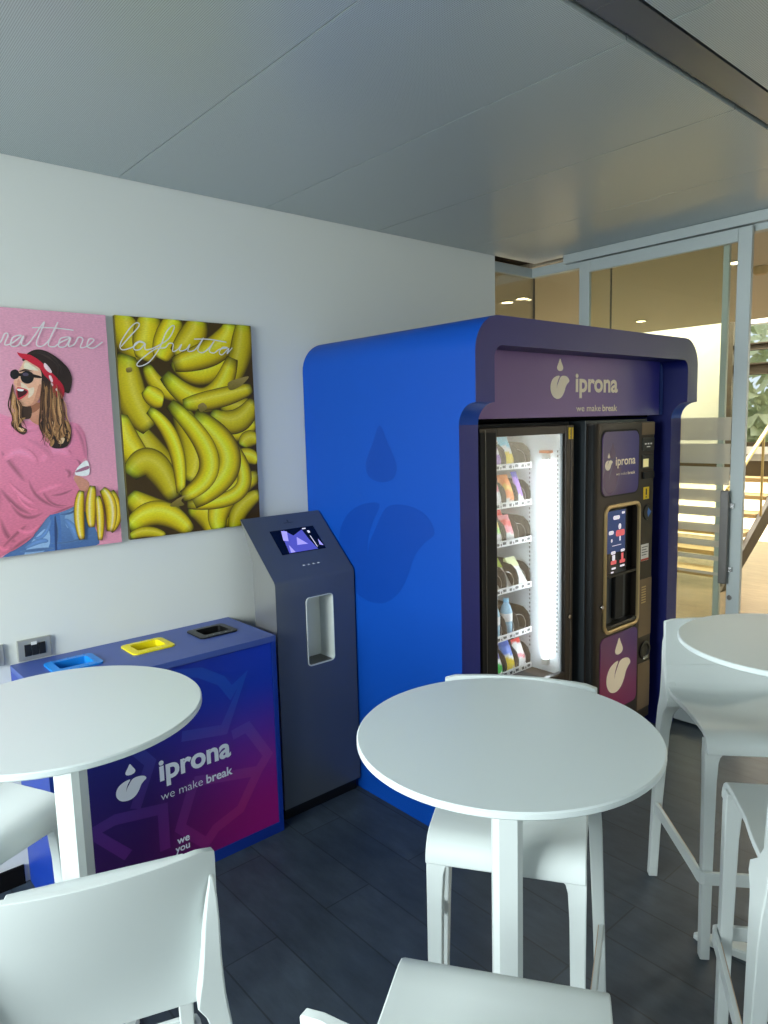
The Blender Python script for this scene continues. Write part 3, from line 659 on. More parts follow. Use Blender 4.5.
cl = MB().box(9.9, 9.96, 4.17, 4.25, 1.20, 4.9); cl.box(9.98, 10.04, 4.17, 4.25, 1.20, 4.9); cl.box(9.96, 9.98, 4.20, 4.22, 1.20, 4.9)
o = obj('steel_column', cl, M['wood_rail']); tag(o, 'narrow dark brown steel column behind the sliding door glass', 'column')
# stair seen through the glass
st = thing('staircase', 'open staircase with beige treads and dark sloping stringer behind the glass door', 'staircase', (7.05, 3.0, 0))
for i in range(1, 7):
    t_ = MB().box(7.05+0.28*(i-1), 7.05+0.28*i+0.03, 3.04, 5.6, 0.17*i-0.045, 0.17*i)
    obj('tread', t_, M['tread'], st)
for yy in (2.98, 5.62):
    s_ = MB().prism([(6.98, 0.0), (7.20, 0.0), (8.85, 1.0), (8.85, 1.2), (8.72, 1.2)], lambda p, k, yy=yy: (p[0], yy + 0.05*k, p[1]))
    obj('stringer', s_, M['wood_rail'], st)
l_ = MB().box(8.73, 10.19, 0.9, 5.7, 1.02, 1.20)
obj('landing', l_, M['wood_rail'], st)
hr = MB().tube([(7.1, 3.0, 1.0), (8.75, 3.0, 2.02), (8.9, 3.0, 2.05), (9.9, 2.2, 2.05)], 0.022)
obj('handrail', hr, M['brass'], st)
for (xx, zz) in ((7.15, 0.1), (7.95, 0.6), (8.72, 1.15)):
    p_ = MB().tube([(xx, 3.0, zz), (xx, 3.0, zz+0.93)], 0.014); obj('baluster', p_, M['brass'], st)

# downlights
LAMPS = [(4.87, 3.93), (4.83, 3.74), (7.05, 3.92), (4.939, 2.100), (6.6, 1.4), (4.9, 0.2), (6.9, 5.6), (7.0, -1.2)]
LL = ['recessed downlight nearest the wall corner, seen through the corner glass', 'second recessed downlight seen through the corner glass', 'recessed downlight above the blue vending kiosk, behind the sliding door', 'recessed downlight beside the right stile of the sliding door', 'recessed lobby downlight to the right beyond the door opening', 'recessed lobby downlight close to the glass partition, right', 'recessed lobby downlight deep on the left behind the glass', 'recessed lobby downlight at the far right']
M['lamp_warm'] = mat('warm_lamp', (255, 240, 210), 0.5, emit=(255, 232, 190), estr=22)
first = None
for (xx, yy), lab in zip(LAMPS, LL):
    if first is None:
        first = t_ = thing('downlight', lab, 'ceiling light', (xx, yy, CZ), 0, 'recessed lobby downlights')
        r_ = MB(); r_.lathe([(0.062, CZ+0.001), (0.062, CZ-0.006), (0.050, CZ-0.008), (0.048, CZ-0.002)], (xx, yy, 0), 24)
        obj('trim_ring', r_, M['alu'], t_)
        r_ = MB(); r_.lathe([(0.0, CZ-0.003), (0.047, CZ-0.003), (0.047, CZ-0.0005)], (xx, yy, 0), 24)
        obj('lamp', r_, M['lamp_warm'], t_)
    else:
        t_ = copy_tree(first); t_.location = (xx, yy, CZ); t_['label'] = lab
sd = MB().lathe([(0.0, CZ-0.05), (0.035, CZ-0.05), (0.055, CZ-0.03), (0.06, CZ)], (5.257, 2.045, 0), 20)
o = obj('smoke_detector', sd, M['tread'], smooth=40); tag(o, 'small round smoke detector on the lobby ceiling right of the door', 'smoke detector')

# ------------------------------------------------------------------ posters
def poster(name, label, x0, x1, z0, z1, edge):
    t = thing(name, label, 'poster', ((x0+x1)/2, WY, z0), 0, None)
    m = MB().box(x0, x1, 2.877, 2.8945, z0, z1); obj('panel', m, edge, t, bevel=0.001)
    return t
M['poster_edge_pink'] = mat('poster_edge_pink', (120, 70, 85), 0.5)
M['poster_edge_dark'] = mat('poster_edge_olive', (90, 80, 25), 0.5)
def V4(c, k=1.3): c = rgb(*[min(255, v) for v in c]); return (min(0.9, c[0]*k), min(0.9, c[1]*k), min(0.9, c[2]*k), 1)
class Print:
    def __init__(s, x0, x1, z0, z1): s.m = MB(); s.L = 0; s.b = (x0, x1, z0, z1)
    def fn(s, x, z):
        x0, x1, z0, z1 = s.b
        return (min(max(x, x0), x1), 2.8765 - 0.00007*s.L, min(max(z, z0), z1))
    def poly(s, pts, c, c2=None):
        s.L += 1; zs = [p[1] for p in pts]; za, zb = max(zs), min(zs)
        ids = []
        for p in pts:
            f = (za - p[1])/max(1e-6, za-zb); q = c if not c2 else tuple(a+(b-a)*f for a, b in zip(c, c2))
            s.m.cc = V4(q); ids.append(s.m.vert(s.fn(p[0], p[1])))
        for t in tessellate_polygon([[Vector((p[0], p[1], 0)) for p in pts]]): s.m.face([ids[q] for q in t])
    def soft(s, spine, w, base, kf):
        s.L += 1; m = s.m; A_, B_, C_ = [Vector((a, b, 0)) for a, b in spine]; Q_ = B_*2 - (A_+C_)*0.5; rows = []
        P = [A_*(1-k/16)**2 + Q_*2*(k/16)*(1-k/16) + C_*(k/16)**2 for k in range(17)]
        for i, p in enumerate(P):
            d = (P[min(i+1, 16)] - P[max(i-1, 0)]).normalized(); q = Vector((-d.y, d.x, 0)); e = math.sin(PI*i/16)**0.6; row = []
            for u in (-1, -0.5, 0, 0.5, 1):
                f = (1-abs(u))*e; pt = p + q*u*w/2*(0.3+0.7*e); b_ = base(pt.y)
                m.cc = V4([min(255, v*(1+(kf-1)*f)) for v in b_]); row.append(m.vert(s.fn(pt.x, pt.y)))
            rows.append(row)
        for a, b in zip(rows, rows[1:]):
            for k in range(4): m.face([a[k], a[k+1], b[k+1], b[k]])
    def strand(s, spine, w, c):
        s.L += 0.25; m = s.m; A_, B_, C_ = [Vector((a, b, 0)) for a, b in spine]; Q_ = B_*2 - (A_+C_)*0.5; rows = []
        P = [A_*(1-k/12)**2 + Q_*2*(k/12)*(1-k/12) + C_*(k/12)**2 for k in range(13)]
        for i, p in enumerate(P):
            d = (P[min(i+1, 12)] - P[max(i-1, 0)]).normalized(); q = Vector((-d.y, d.x, 0)); e = math.sin(PI*min(1, max(0, i/12*0.96+0.02)))
            wv = math.sin(i*0.95+spine[0][0]*300)*w*1.9*(i/12)**1.5; m.cc = V4(c); rows.append([m.vert(s.fn(p.x + q.x*(w/2*e*u + wv), p.y + q.y*(w/2*e*u + wv))) for u in (-1, 1)])
        for a, b in zip(rows, rows[1:]): m.face([a[0], a[1], b[1], b[0]])
    def smooth(s, pts, c, c2=None): s.poly([(p.x, p.y) for p in smooth_path([(a, b, 0) for a, b in pts], True, 4)], c, c2)
    def banana(s, spine, w, tint=(1, 1, 1), wk=1.22):
        s.L += 1; m = s.m
        A_, B_, C_ = [Vector((a, b, 0)) for a, b in spine]; Q_ = B_*2 - (A_+C_)*0.5; w = w*wk; sg = 1 if (C_-A_).x < 0 else -1
        P = [A_*(1-k/26)**2 + Q_*2*(k/26)*(1-k/26) + C_*(k/26)**2 for k in range(27)]; n = len(P); rows = []
        prof = [(-1.0, (70, 58, 8)), (-0.88, (164, 144, 8)), (-0.6, (216, 194, 10)), (-0.25, (238, 220, 70)), (0.0, (232, 212, 30)), (0.45, (206, 182, 4)), (0.8, (138, 114, 4)), (1.0, (58, 46, 8))]
        for i, p in enumerate(P):
            d = (P[min(i+1, n-1)] - P[max(i-1, 0)]).normalized(); q = Vector((-d.y, d.x, 0)); t = i/(n-1)
            ww = w/2 * (0.32 + 0.68*min(1, math.sin(PI*min(max(t*0.94+0.03, 0), 1))**0.55*1.02))
            e = max(0, 1 - t/0.06) + max(0, (t-0.94)/0.06); dk = 1 - 0.6*e
            gr = 0.30*max(0, 1-t/0.22)
            row = []
            for (u, c) in prof:
                uu = u*sg
                cc = [c[0]*tint[0]*(1-gr*0.5), c[1]*tint[1], c[2]*tint[2]]; cc = [v*dk for v in cc]
                m.cc = V4(cc); row.append(m.vert(s.fn(p.x + q.x*ww*uu, p.y + q.y*ww*uu)))
            rows.append(row)
        for a, b in zip(rows, rows[1:]):
            for k in range(len(a)-1): m.face([a[k], a[k+1], b[k+1], b[k]])
px0, px1, pz0, pz1 = 0.448, 1.070, 1.294, 2.203
pk = poster('poster', 'pink poster of a laughing woman in red headband and sunglasses', px0, px1, pz0, pz1, M['poster_edge_pink'])
pr = Print(px0, px1, pz0, pz1)
pr.poly([(px0, pz0), (px1, pz0), (px1, pz1), (px0, pz1)], (206, 146, 168), (212, 140, 160))
SWEATER = 0
for k, (c, c2, pts) in enumerate(WOMAN):
    pr.smooth(pts, c, c2)
    if c == (60, 15, 20): pass
    if c == (214, 128, 158) or c == (135, 165, 200):
        ztop, zbot = max(p[1] for p in pts), min(p[1] for p in pts)
        for sp_, w_, kf, mode in FOLDS:
            if (mode == 'sweater') != (c == (214, 128, 158)): continue
            if mode == 'sweater': bf = lambda z, a=(214, 128, 158), b_=(190, 98, 122), t=ztop, q=zbot: tuple(i + (j-i)*min(1, max(0, (t-z)/(t-q))) for i, j in zip(a, b_))
            else: bf = lambda z: (84, 115, 160)
            pr.soft(sp_, w_, bf, kf)
    if c == (42, 28, 24) : pass
for sp_, w_, c in STRANDS: pr.strand(sp_, w_, c)
for sp_, w_ in HELD: pr.banana(sp_, w_, (1.0, 0.92, 2.2))
obj('printed_picture', pr.m, M['print'], pk, recalc=False)
m = MB()
def wr(x, z): return (min(max(x, px0), px1), 2.8705, z)
for s_ in SCRIPT_TRATTARE: ribbon(m, [(p.x, p.y) for p in smooth_path([(a, b, 0) for a, b in s_], False, 6)], 0.0045, wr)
obj('lettering', m, M['white_print'], pk)
bx0, bx1, bz0, bz1 = 1.105, 1.727, 1.298, 2.207
pb = poster('poster', 'yellow poster filled with ripe bananas, beside the silver kiosk', bx0, bx1, bz0, bz1, M['poster_edge_dark'])
pr = Print(bx0, bx1, bz0, bz1)
pr.poly([(bx0, bz0), (bx1, bz0), (bx1, bz1), (bx0, bz1)], (62, 46, 10), (58, 40, 8))
for k, (sp_, w_) in enumerate(BANANAS):
    t_ = 0.84 + 0.16*((k*37) % 11)/10 if k < 29 else 1.0
    pr.banana(sp_, w_, (t_, t_, t_), 1.45 if k < 29 else 1.22)
    if k in (4, 6, 22): 
        pass
for s_ in STEMS: pr.smooth(s_, (150, 128, 70), (110, 96, 30))
obj('printed_picture', pr.m, M['print'], pb, recalc=False)
m = MB()
def wr2(x, z): return (min(max(x, bx0), bx1), 2.8705, z)
for s_ in SCRIPT_FRUTTA: ribbon(m, [(p.x, p.y) for p in smooth_path([(a, b, 0) for a, b in s_], False, 6)], 0.0045, wr2)
obj('lettering', m, M['white_print'], pb)

# ------------------------------------------------------------------ wall outlets
for x0, x1, lab in ((0.647, 0.769, 'grey metal outlet plate with black sockets on the wall above the bin'), (0.478, 0.602, 'grey metal outlet plate at the left edge of the photo')):
    t = thing('wall_outlet', lab, 'outlet', ((x0+x1)/2, WY, 0.884), 0, 'outlet plates on the white wall')
    m = MB().box(x0, x1, 2.883, 2.8945, 0.884, 0.965); obj('cover_plate', m, M['outlet_frame'], t, bevel=0.003)
    m = MB()
    for k in range(3): m.box(x0+0.024+0.0255*k, x0+0.048+0.0255*k, 2.879, 2.8835, 0.900, 0.946)
    obj('socket', m, M['black'], t, bevel=0.0015)
    m = MB().box(x0+0.048, x0+0.068, 2.877, 2.8795, 0.942, 0.954); obj('marking_tag', m, M['label_white'], t)

# ------------------------------------------------------------------ recycling bin
BX0, BX1, BY0, BY1, BZ = 0.619, 1.541, 2.487, 2.893, 0.877
bn = thing('recycling_bin', 'long blue recycling cabinet with purple printed front and three openings', 'recycling bin', (1.08, 2.69, 0))
o_ = ORG[bn.name]
m = MB()
m.box(BX0, BX0+0.02, BY0+0.002, BY1, 0.0, 0.855); m.box(BX1-0.02, BX1, BY0+0.002, BY1, 0.0, 0.855); m.box(BX0+0.02, BX1-0.02, BY1-0.02, BY1, 0.0, 0.855); m.box(BX0+0.02, BX1-0.02, BY0+0.002, BY1-0.02, 0.0, 0.03)
m.box(BX0+0.02, BX1-0.02, BY0+0.002, BY0+0.022, 0.03, 0.045)
obj('body', m, mat('bin_side_blue', (6, 48, 142), 0.42), bn)
m = MB()
holes = [(0.727, 0.873, 2.695, 2.795), (1.018, 1.164, 2.652, 2.768), (1.306, 1.446, 2.668, 2.778)]
holes = [(0.727, 0.873, 2.672, 2.79), (1.020, 1.160, 2.672, 2.79), (1.306, 1.446, 2.672, 2.79)]
cur = BX0
for (a, b_, c, d_) in holes:
    m.box(cur, a, BY0, BY1, 0.853, BZ); m.box(a, b_, BY0, c, 0.853, BZ); m.box(a, b_, d_, BY1, 0.853, BZ); cur = b_
m.box(cur, BX1, BY0, BY1, 0.853, BZ)
obj('top_panel', m, M['bin_blue'], bn)
m = MB().box(BX0+0.022, BX1-0.022, BY0+0.006, BY0+0.02, 0.046, 0.850)
gm = gradient_mat('bin_print_gradient', (((50, 10, 80), (158, 18, 122)), ((12, 28, 122), (4, 50, 172))), ('X', BX0-o_[0]+0.25, BX1-o_[0], 0.10, 0.72), 0.35)
gm2 = gradient_mat('bin_print_arrow', (((82, 26, 110), (176, 36, 118)), ((22, 52, 140), (14, 72, 182))), ('X', BX0-o_[0]+0.25, BX1-o_[0], 0.10, 0.72), 0.35)
fp = obj('front_panel', m, gm, bn)
m = MB()
for ka, a in enumerate(ARROWS): ribbon(m, a, 0.042, lambda x, z: (min(max(x, BX0+0.024), BX1-0.024), BY0+0.0056-0.00008*ka, min(max(z, 0.05), 0.846)), seg=True)
obj('arrow_pattern', m, gm2, fp, label='faint outlined recycling arrows')
bfn = lambda u, v: (u, BY0+0.0046, v)
m = MB()
put_logo(m, bfn, 0.838, 0.394, 0.136, 0.136*1.05)
put_text(m, 'iprona', bfn, 1.004, 1.307, 0.424, bold=0.03)
put_text(m, 'we make', bfn, 1.004, 1.177, 0.3435, bold=-0.012); put_text(m, 'break', bfn, 1.193, 1.310, 0.3435, bold=0.022)
put_text(m, 'we', bfn, 1.056, 1.108, 0.142, bold=0.02); put_text(m, 'you', bfn, 1.047, 1.107, 0.110, bold=0.02)
obj('lettering', m, M['silver_print'], fp)
for (a, b_, c, d_), mt, lb in zip(holes, (M['cyan'], M['yellow'], M['black']), ('bright blue opening', 'yellow opening', 'black opening')):
    m = MB(); ro = rrect(a-0.017, b_+0.017, c-0.017, d_+0.017, 0.02); ri = rrect(a+0.012, b_-0.012, c+0.012, d_-0.012, 0.012); rb = rrect(a+0.02, b_-0.02, c+0.02, d_-0.02, 0.012)
    m.rings([[(p[0], p[1], BZ+0.0002) for p in ro], [(p[0], p[1], BZ+0.006) for p in ro], [(p[0], p[1], BZ+0.008) for p in ri], [(p[0], p[1], BZ-0.05) for p in ri], [(p[0], p[1], BZ-0.055) for p in rb], [(p[0], p[1], BZ-0.055) for p in ri]], True, False)
    ins = obj('opening_insert', m, mt, bn, smooth=35, label=lb)
    for k in range(5):
        for yy in (c-0.008, d_+0.008):
            m = MB().lathe([(0.0, BZ+0.0085), (0.003, BZ+0.0085), (0.003, BZ+0.005)], (a+0.012+(b_-a-0.024)*k/4, yy, 0), 8)
            obj('rivet', m, M['bare_steel'] if mt is M['black'] else mt, ins)
    m = MB().poly([(p[0], p[1], BZ-0.2) for p in rrect(a-0.004, b_+0.004, c-0.004, d_+0.004, 0.02)])
    obj('waste_bag', m, M['blackmat'], bn)

# ------------------------------------------------------------------ kiosk
KX0, KX1 = 1.577, 2.006
kk = thing('touch_kiosk', 'dark steel pillar kiosk with sloping screen and white niche', 'kiosk', (1.79, 2.62, 0))
KY = 2.53; KZ = 1.083; TY = 2.795; TZ = 1.338
sd_ = [(KY, 0.058), (KY, KZ-0.012), (KY+0.004, KZ+0.001), (TY, TZ), (TY-0.01, TZ+0.0)]
prof = [(KY, 0.058), (KY, KZ-0.014), (KY+0.002, KZ-0.003), (KY+0.008, KZ+0.007), (TY-0.03, TZ-0.022), (TY-0.026, TZ-0.03), (2.735, 1.25), (2.70, 1.16), (2.70, 0.058)]
prof[4] = (TY, TZ); prof[5] = (TY-0.018, TZ+0.0)
prof = [(KY, 0.058), (KY, KZ-0.014), (KY+0.002, KZ-0.003), (KY+0.008, KZ+0.007), (TY, TZ), (2.748, 1.25), (2.705, 1.15), (2.705, 0.058)]
# side plates and the folded front sheet with the niche cut out
NX0, NX1, NZ0, NZ1 = 1.734, 1.876, 0.683, 0.990
for xx, nm in ((KX0, 'side_panel'), (KX1-0.012, 'side_panel')):
    m = MB().prism(prof, lambda p, k, xx=xx: (xx + 0.012*k, p[0]+0.0015, p[1]-0.001)); obj(nm, m, M['steel_side'], kk)
m = MB()
f = [(KY, 0.058), (KY, NZ0), (KY, NZ1), (KY, KZ-0.014), (KY+0.002, KZ-0.003), (KY+0.008, KZ+0.007), (TY, TZ)]
i0 = [m.vert((KX0, a, b_)) for a, b_ in f]; iA = [m.vert((NX0, a, b_)) for a, b_ in f]; iB = [m.vert((NX1, a, b_)) for a, b_ in f]; i1 = [m.vert((KX1, a, b_)) for a, b_ in f]
for k in range(len(f)-1):
    m.face([i0[k], iA[k], iA[k+1], i0[k+1]]); m.face([iB[k], i1[k], i1[k+1], iB[k+1]])
    if k != 1: m.face([iA[k], iB[k], iB[k+1], iA[k+1]])
m.box(KX0+0.013, KX1-0.013, 2.70, 2.705, 0.058, 1.15)
fs = obj('front_sheet', m, M['steel'], kk, smooth=25, recalc=False, label='dark brushed steel front folded under the screen')
m = MB(); rr0 = rrect(NX0, NX1, NZ0, NZ1, 0.018); rr1 = rrect(NX0-0.004, NX1+0.004, NZ0-0.004, NZ1+0.004, 0.02)
m.rings([[(p[0], KY-0.003, p[1]) for p in rr1], [(p[0], KY-0.003, p[1]) for p in rr0], [(p[0], KY+0.10, p[1]) for p in rr0]], True, False)
m.poly([(p[0], KY+0.10, p[1]) for p in rr0])
# corner fillets of the cut-out
m.rings([[(p[0], KY-0.003, p[1]) for p in rr1], [(p[0], KY+0.001, p[1]) for p in rr1]], True, False)
nc = obj('niche', m, M['niche'], kk, smooth=40, label='white rounded niche')
m = MB().box(NX0+0.006, NX1-0.006, KY+0.005, KY+0.098, NZ0+0.0005, NZ0+0.003); obj('drip_grid', m, M['alu_dark'], nc)
m = MB().box(KX0+0.01, KX1-0.01, KY+0.02, 2.70, 0.0, 0.058); obj('plinth', m, M['black'], kk)
sl = Vector((0, TY-KY-0.008, TZ-KZ-0.007)).normalized(); nr = Vector((0, -sl.z, sl.y))
def onslope(x, s_, h=0.0): p = Vector((x, KY+0.004, KZ+0.0035)) + sl*s_ + nr*h; return (p.x, p.y, p.z)
def slab(mb, x0, x1, s0, s1, h0, h1): mb.prism([(x0, s0), (x1, s0), (x1, s1), (x0, s1)], lambda p, k: onslope(p[0], p[1], h1 if k else h0)); return mb
scr = obj('screen', slab(MB(), 1.685, 1.925, 0.135, 0.273, -0.002, 0.0015), mat('screen_glass', (8, 7, 16), 0.15), kk)
M['scr_a'] = mat('screen_violet', (60, 60, 150), 0.4, emit=(92, 96, 205), estr=0.55)
M['scr_b'] = mat('screen_lilac', (150, 140, 220), 0.4, emit=(176, 168, 238), estr=0.6)
M['scr_c'] = mat('screen_white', (230, 225, 240), 0.4, emit=(235, 228, 245), estr=0.5)
M['scr_blue'] = mat('screen_blue', (20, 44, 92), 0.4, emit=(32, 76, 150), estr=0.28)
M['scr_red'] = mat('screen_pink', (220, 90, 100), 0.4, emit=(226, 100, 104), estr=0.45)
pic = MB()
def pol(c, pts): pic.cm = c; pic.poly([onslope(1.685+0.24*a, 0.135+0.138*b_, 0.0022 + 0.0002*c) for a, b_ in pts])
pol(0, [(0.16, 0.02), (0.82, 0.02), (0.74, 0.45), (0.70, 0.9), (0.45, 0.70), (0.30, 0.97), (0.20, 0.6)])
pol(1, [(0.28, 0.5), (0.36, 0.9), (0.24, 0.95), (0.18, 0.55)]); pol(1, [(0.42, 0.30), (0.66, 0.28), (0.50, 0.62)]); pol(1, [(0.20, 0.03), (0.30, 0.03), (0.24, 0.35)])
pol(2, [(0.82, 0.10), (0.835, 0.10), (0.815, 0.6), (0.80, 0.6)]); pol(2, [(0.80, 0.72), (0.85, 0.72), (0.85, 0.82), (0.80, 0.82)]); pol(1, [(0.90, 0.18), (0.98, 0.12), (0.94, 0.42)]); pol(2, [(0.72, 0.9), (0.80, 0.9), (0.80, 0.95), (0.72, 0.95)])
obj('screen_picture', pic, [M['scr_a'], M['scr_b'], M['scr_c']], scr)
m = MB()
for k in range(4): slab(m, 1.757+0.0265*k, 1.762+0.0265*k+0.004, 0.060, 0.066, 0.0, 0.001); slab(m, 1.764+0.0265*k, 1.770+0.0265*k, 0.061, 0.0625, 0.0, 0.001)
obj('pictogram', m, M['label_white'], kk)
m = MB(); slab(m, 1.780, 1.832, 0.309, 0.312, 0.0, 0.0008); m.poly([onslope(1.800, 0.316, 0.001), onslope(1.812, 0.316, 0.001), onslope(1.806, 0.330, 0.001)])
obj('printed_mark', m, M['machine_side'], kk)
# ------------------------------------------------------------------ blue vending surround
EX0, EX1, EZ = 2.015, 3.797, 2.147
YF, YT, YK = 1.864, 1.778, 2.892
en = thing('vending_surround', 'large blue box surround with rounded top framing the two vending machines', 'kiosk surround', ((EX0+EX1)/2, 2.35, 0))
JW = 0.11; RO = 0.14; RI = 0.05; LZ = 2.036
def yfront(z):
    if z >= 1.82: return YT
    if z <= 1.735: return YF
    s_ = (z-1.735)/0.085
    return YT + (YF-YT)*math.sqrt(max(0, 1-s_*s_))
zs = [0.0, 0.6, 1.2, 1.735] + [1.735+0.085*math.sin(PI/2*k/10) for k in range(1, 11)] + [1.83]
outer = [(EX0, z) for z in zs]; inner = [(EX0+JW, z) for z in zs]
N = 10
for k in range(N+1):
    a = PI - PI/2*k/N
    outer.append((EX0+RO+RO*math.cos(a), EZ-RO+RO*math.sin(a))); inner.append((EX0+JW+RI+RI*math.cos(a), LZ-RI+RI*math.sin(a)))
mir = lambda L, : [(EX0+EX1-p[0], p[1]) for p in reversed(L)]
outer += mir(outer); inner += mir(inner)
m = MB(); n = len(outer)
of = [m.vert((p[0], yfront(p[1]), p[1])) for p in outer]; nf = [m.vert((q[0], yfront(p[1]), q[1])) for p, q in zip(outer, inner)]
ob = [m.vert((p[0], YK, p[1])) for p in outer]; nb = [m.vert((q[0], YK, q[1])) for q in inner]
for k in range(n-1):
    m.face([of[k], of[k+1], ob[k+1], ob[k]]); m.cm = 2; m.face([nf[k+1], nf[k], nb[k], nb[k+1]]); m.cm = 0
    zm = (outer[k][1] + outer[k+1][1])/2; m.cm = 1 if (zm >= 1.82 or zm < 1.735) else 0
    m.face([of[k+1], of[k], nf[k], nf[k+1]]); m.cm = 0; m.face([ob[k], ob[k+1], nb[k+1], nb[k]])
m.face([of[0], ob[0], nb[0], nf[0]]); m.face([of[-1], nf[-1], nb[-1], ob[-1]])
front_m = gradient_mat('front_film', (((20, 34, 124), (20, 32, 116)), ((58, 52, 116), (56, 50, 108))), ('X', -0.8, 0.8, 1.6, 2.1), 0.42)
sh = obj('shell', m, [M['blue'], front_m, mat('navy_film', (14, 22, 92), 0.45)], en, smooth=30)
m = MB()
def sfn(u, v): return (EX0-0.0006, 2.65-u, v)
put_logo(m, sfn, 0.0, 0.945, 0.797, 0.797*1.0)
obj('printed_mark', m, M['blue_mark'], sh, label='faint darker drop and leaf mark on the blue side')
m = MB().box(EX0+JW, 3.62, 1.90, 1.93, 1.757, LZ-0.001)
sg_o = ORG[en.name]
sgm = gradient_mat('sign_gradient', (((122, 86, 148), (42, 42, 134)), ((122, 86, 148), (42, 42, 134))), ('X', 2.9-sg_o[0], 3.62-sg_o[0], 0, 3), 0.38)
sg = obj('sign_panel', m, sgm, en)
m = MB()
for xx in (3.6205, 3.66): m.box(xx, xx+0.028, 1.915, 1.945, 1.757, LZ-0.001)
obj('sign_trim', m, M['bin_blue'], en)
sfn2 = lambda u, v: (u, 1.8990, v)
m = MB(); put_logo(m, sfn2, 2.650, 1.839, 0.178, 0.178*1.0)
put_text(m, 'iprona', sfn2, 2.843, 3.206, 1.8735, bold=0.03, height=0.12)
put_text(m, 'we make', sfn2, 2.850, 3.055, 1.7815, bold=0.004, height=0.042); put_text(m, 'break', sfn2, 3.070, 3.204, 1.7815, bold=0.025, height=0.042)
obj('lettering', m, M['cream_print'], sg)
m = MB().box(EX0+JW+0.001, EX1-JW-0.001, 2.0, 2.885, 1.745, 1.757); m.box(EX0+JW+0.001, EX1-JW-0.001, 2.855, 2.885, 0.0, 1.745)
obj('back_board', m, M['dark_gap'], en)

# ------------------------------------------------------------------ snack machine
SX0, SX1, SY = 2.215, 2.905, 1.945
sm = thing('snack_vending_machine', 'black snack vending machine with tall glass front and white lit interior', 'vending machine', ((SX0+SX1)/2, 2.3, 0))
m = MB(); SB = 2.84
m.box(SX0, SX0+0.05, SY+0.03, SB, 0.06, 1.735); m.box(SX1-0.04, SX1, SY+0.03, SB, 0.06, 1.735); m.box(SX0+0.05, SX1-0.04, SY+0.03, SB, 1.70, 1.735); m.box(SX0+0.05, SX1-0.04, SY+0.03, SB, 0.06, 0.10); m.box(SX0+0.05, SX1-0.04, SB-0.03, SB, 0.10, 1.70)
obj('cabinet', m, M['blackmat'], sm, bevel=0.003)
m = MB(); ix0, ix1 = SX0+0.052, SX1-0.042
m.box(ix0, ix0+0.008, SY+0.045, SB-0.05, 0.49, 1.69); m.box(ix1-0.008, ix1, SY+0.045, SB-0.05, 0.49, 1.69); m.box(ix0, ix1, SB-0.045, SB-0.035, 0.49, 1.69); m.box(ix0, ix1, SY+0.045, SB-0.035, 1.688, 1.696)
obj('inner_lining', m, M['interior'], sm)
m = MB().box(ix0, ix1, SY+0.045, SB-0.04, 0.475, 0.488)
obj('delivery_shelf', m, M['brown'], sm)
m = MB()
for yy in (2.165, 2.000):
    m = MB()
    for zz in [0.60+0.022*k for k in range(46)]: m.box(ix1-0.0095, ix1-0.008, yy, yy+0.006, zz, zz+0.01)
    obj('slotted_rail', m, M['alu_dark'], sm)
m = MB(); GX0, GX1, GZ0, GZ1 = 2.337, 2.838, 0.52, 1.680
m.box(SX0+0.012, GX0, SY, SY+0.03, 0.12, 1.72); m.box(GX1, SX1-0.003, SY, SY+0.03, 0.12, 1.72); m.box(GX0, GX1, SY, SY+0.03, GZ1, 1.72); m.box(GX0, GX1, SY, SY+0.03, 0.12, GZ0)
dr = obj('door', m, M['machine'], sm, bevel=0.004)
m = MB(); 
m.box(SX0+0.012, GX0-0.012, SY-0.004, SY, 0.12, 1.70)
m.box(GX0+0.02, GX1-0.02, SY-0.004, SY, 0.22, 0.42)
obj('door_trim', m, M['blackmat'], dr, bevel=0.002)
m = MB().box(SX0+0.040, SX0+0.044, SY-0.006, SY-0.004, 0.12, 1.71); m.box(SX1-0.030, SX1-0.027, SY-0.003, SY, 0.12, 1.71)  # left strip puts the frame's edge highlight into a thin pale line
obj('edge_highlight', m, M['alu_dark'], dr)
m = MB().box(GX0-0.003, GX1+0.003, SY+0.012, SY+0.018, GZ0-0.003, GZ1+0.003)
obj('glass_pane', m, M['glass_soft'], dr)
m = MB().box(GX1-0.010, GX1-0.001, SY+0.019, SY+0.03, GZ0, GZ1); obj('glass_seal', m, M['interior'], dr)
M['tube'] = mat('lit_tube', (255, 255, 255), 0.5, emit=(240, 250, 255), estr=20.0)
m = MB().tube([(ix1-0.022, 2.06, 0.56), (ix1-0.022, 2.06, 1.555)], 0.013, 12)
lp = obj('lamp_tube', m, M['tube'], sm, smooth=40)
m = MB().tube([(ix0+0.022, 2.02, 0.56), (ix0+0.022, 2.02, 1.555)], 0.013, 12)
obj('lamp_tube', m, M['tube'], sm, smooth=40)  # added tube, unseen behind the left door frame, brightens the interior
for zz in (1.555, 0.53):
    m = MB().box(ix1-0.036, ix1-0.008, 2.045, 2.075, zz, zz+0.03); obj('lamp_holder', m, M['label_white'], lp)
m = MB().box(ix1-0.037, ix1-0.009, 2.030, 2.090, 1.587, 1.600); obj('warning_strip', m, mat('orange_print', (226, 120, 40), 0.5), lp)
m = MB().box(2.857, 2.895, SY-0.0015, SY, 1.653, 1.708); stk = obj('sticker', m, M['yellow_sticker'], dr, label='yellow warning sticker')
m = MB().box(2.872, 2.880, SY-0.002, SY-0.0015, 1.672, 1.698); m.box(2.872, 2.880, SY-0.002, SY-0.0015, 1.660, 1.667); obj('printed_mark', m, M['black'], stk)
m = MB().lathe([(0.0, SY-0.006), (0.009, SY-0.006), (0.009, SY)], (2.868, 0, 0.793), 14, 'y'); obj('lock', m, M['bare_steel'], dr)
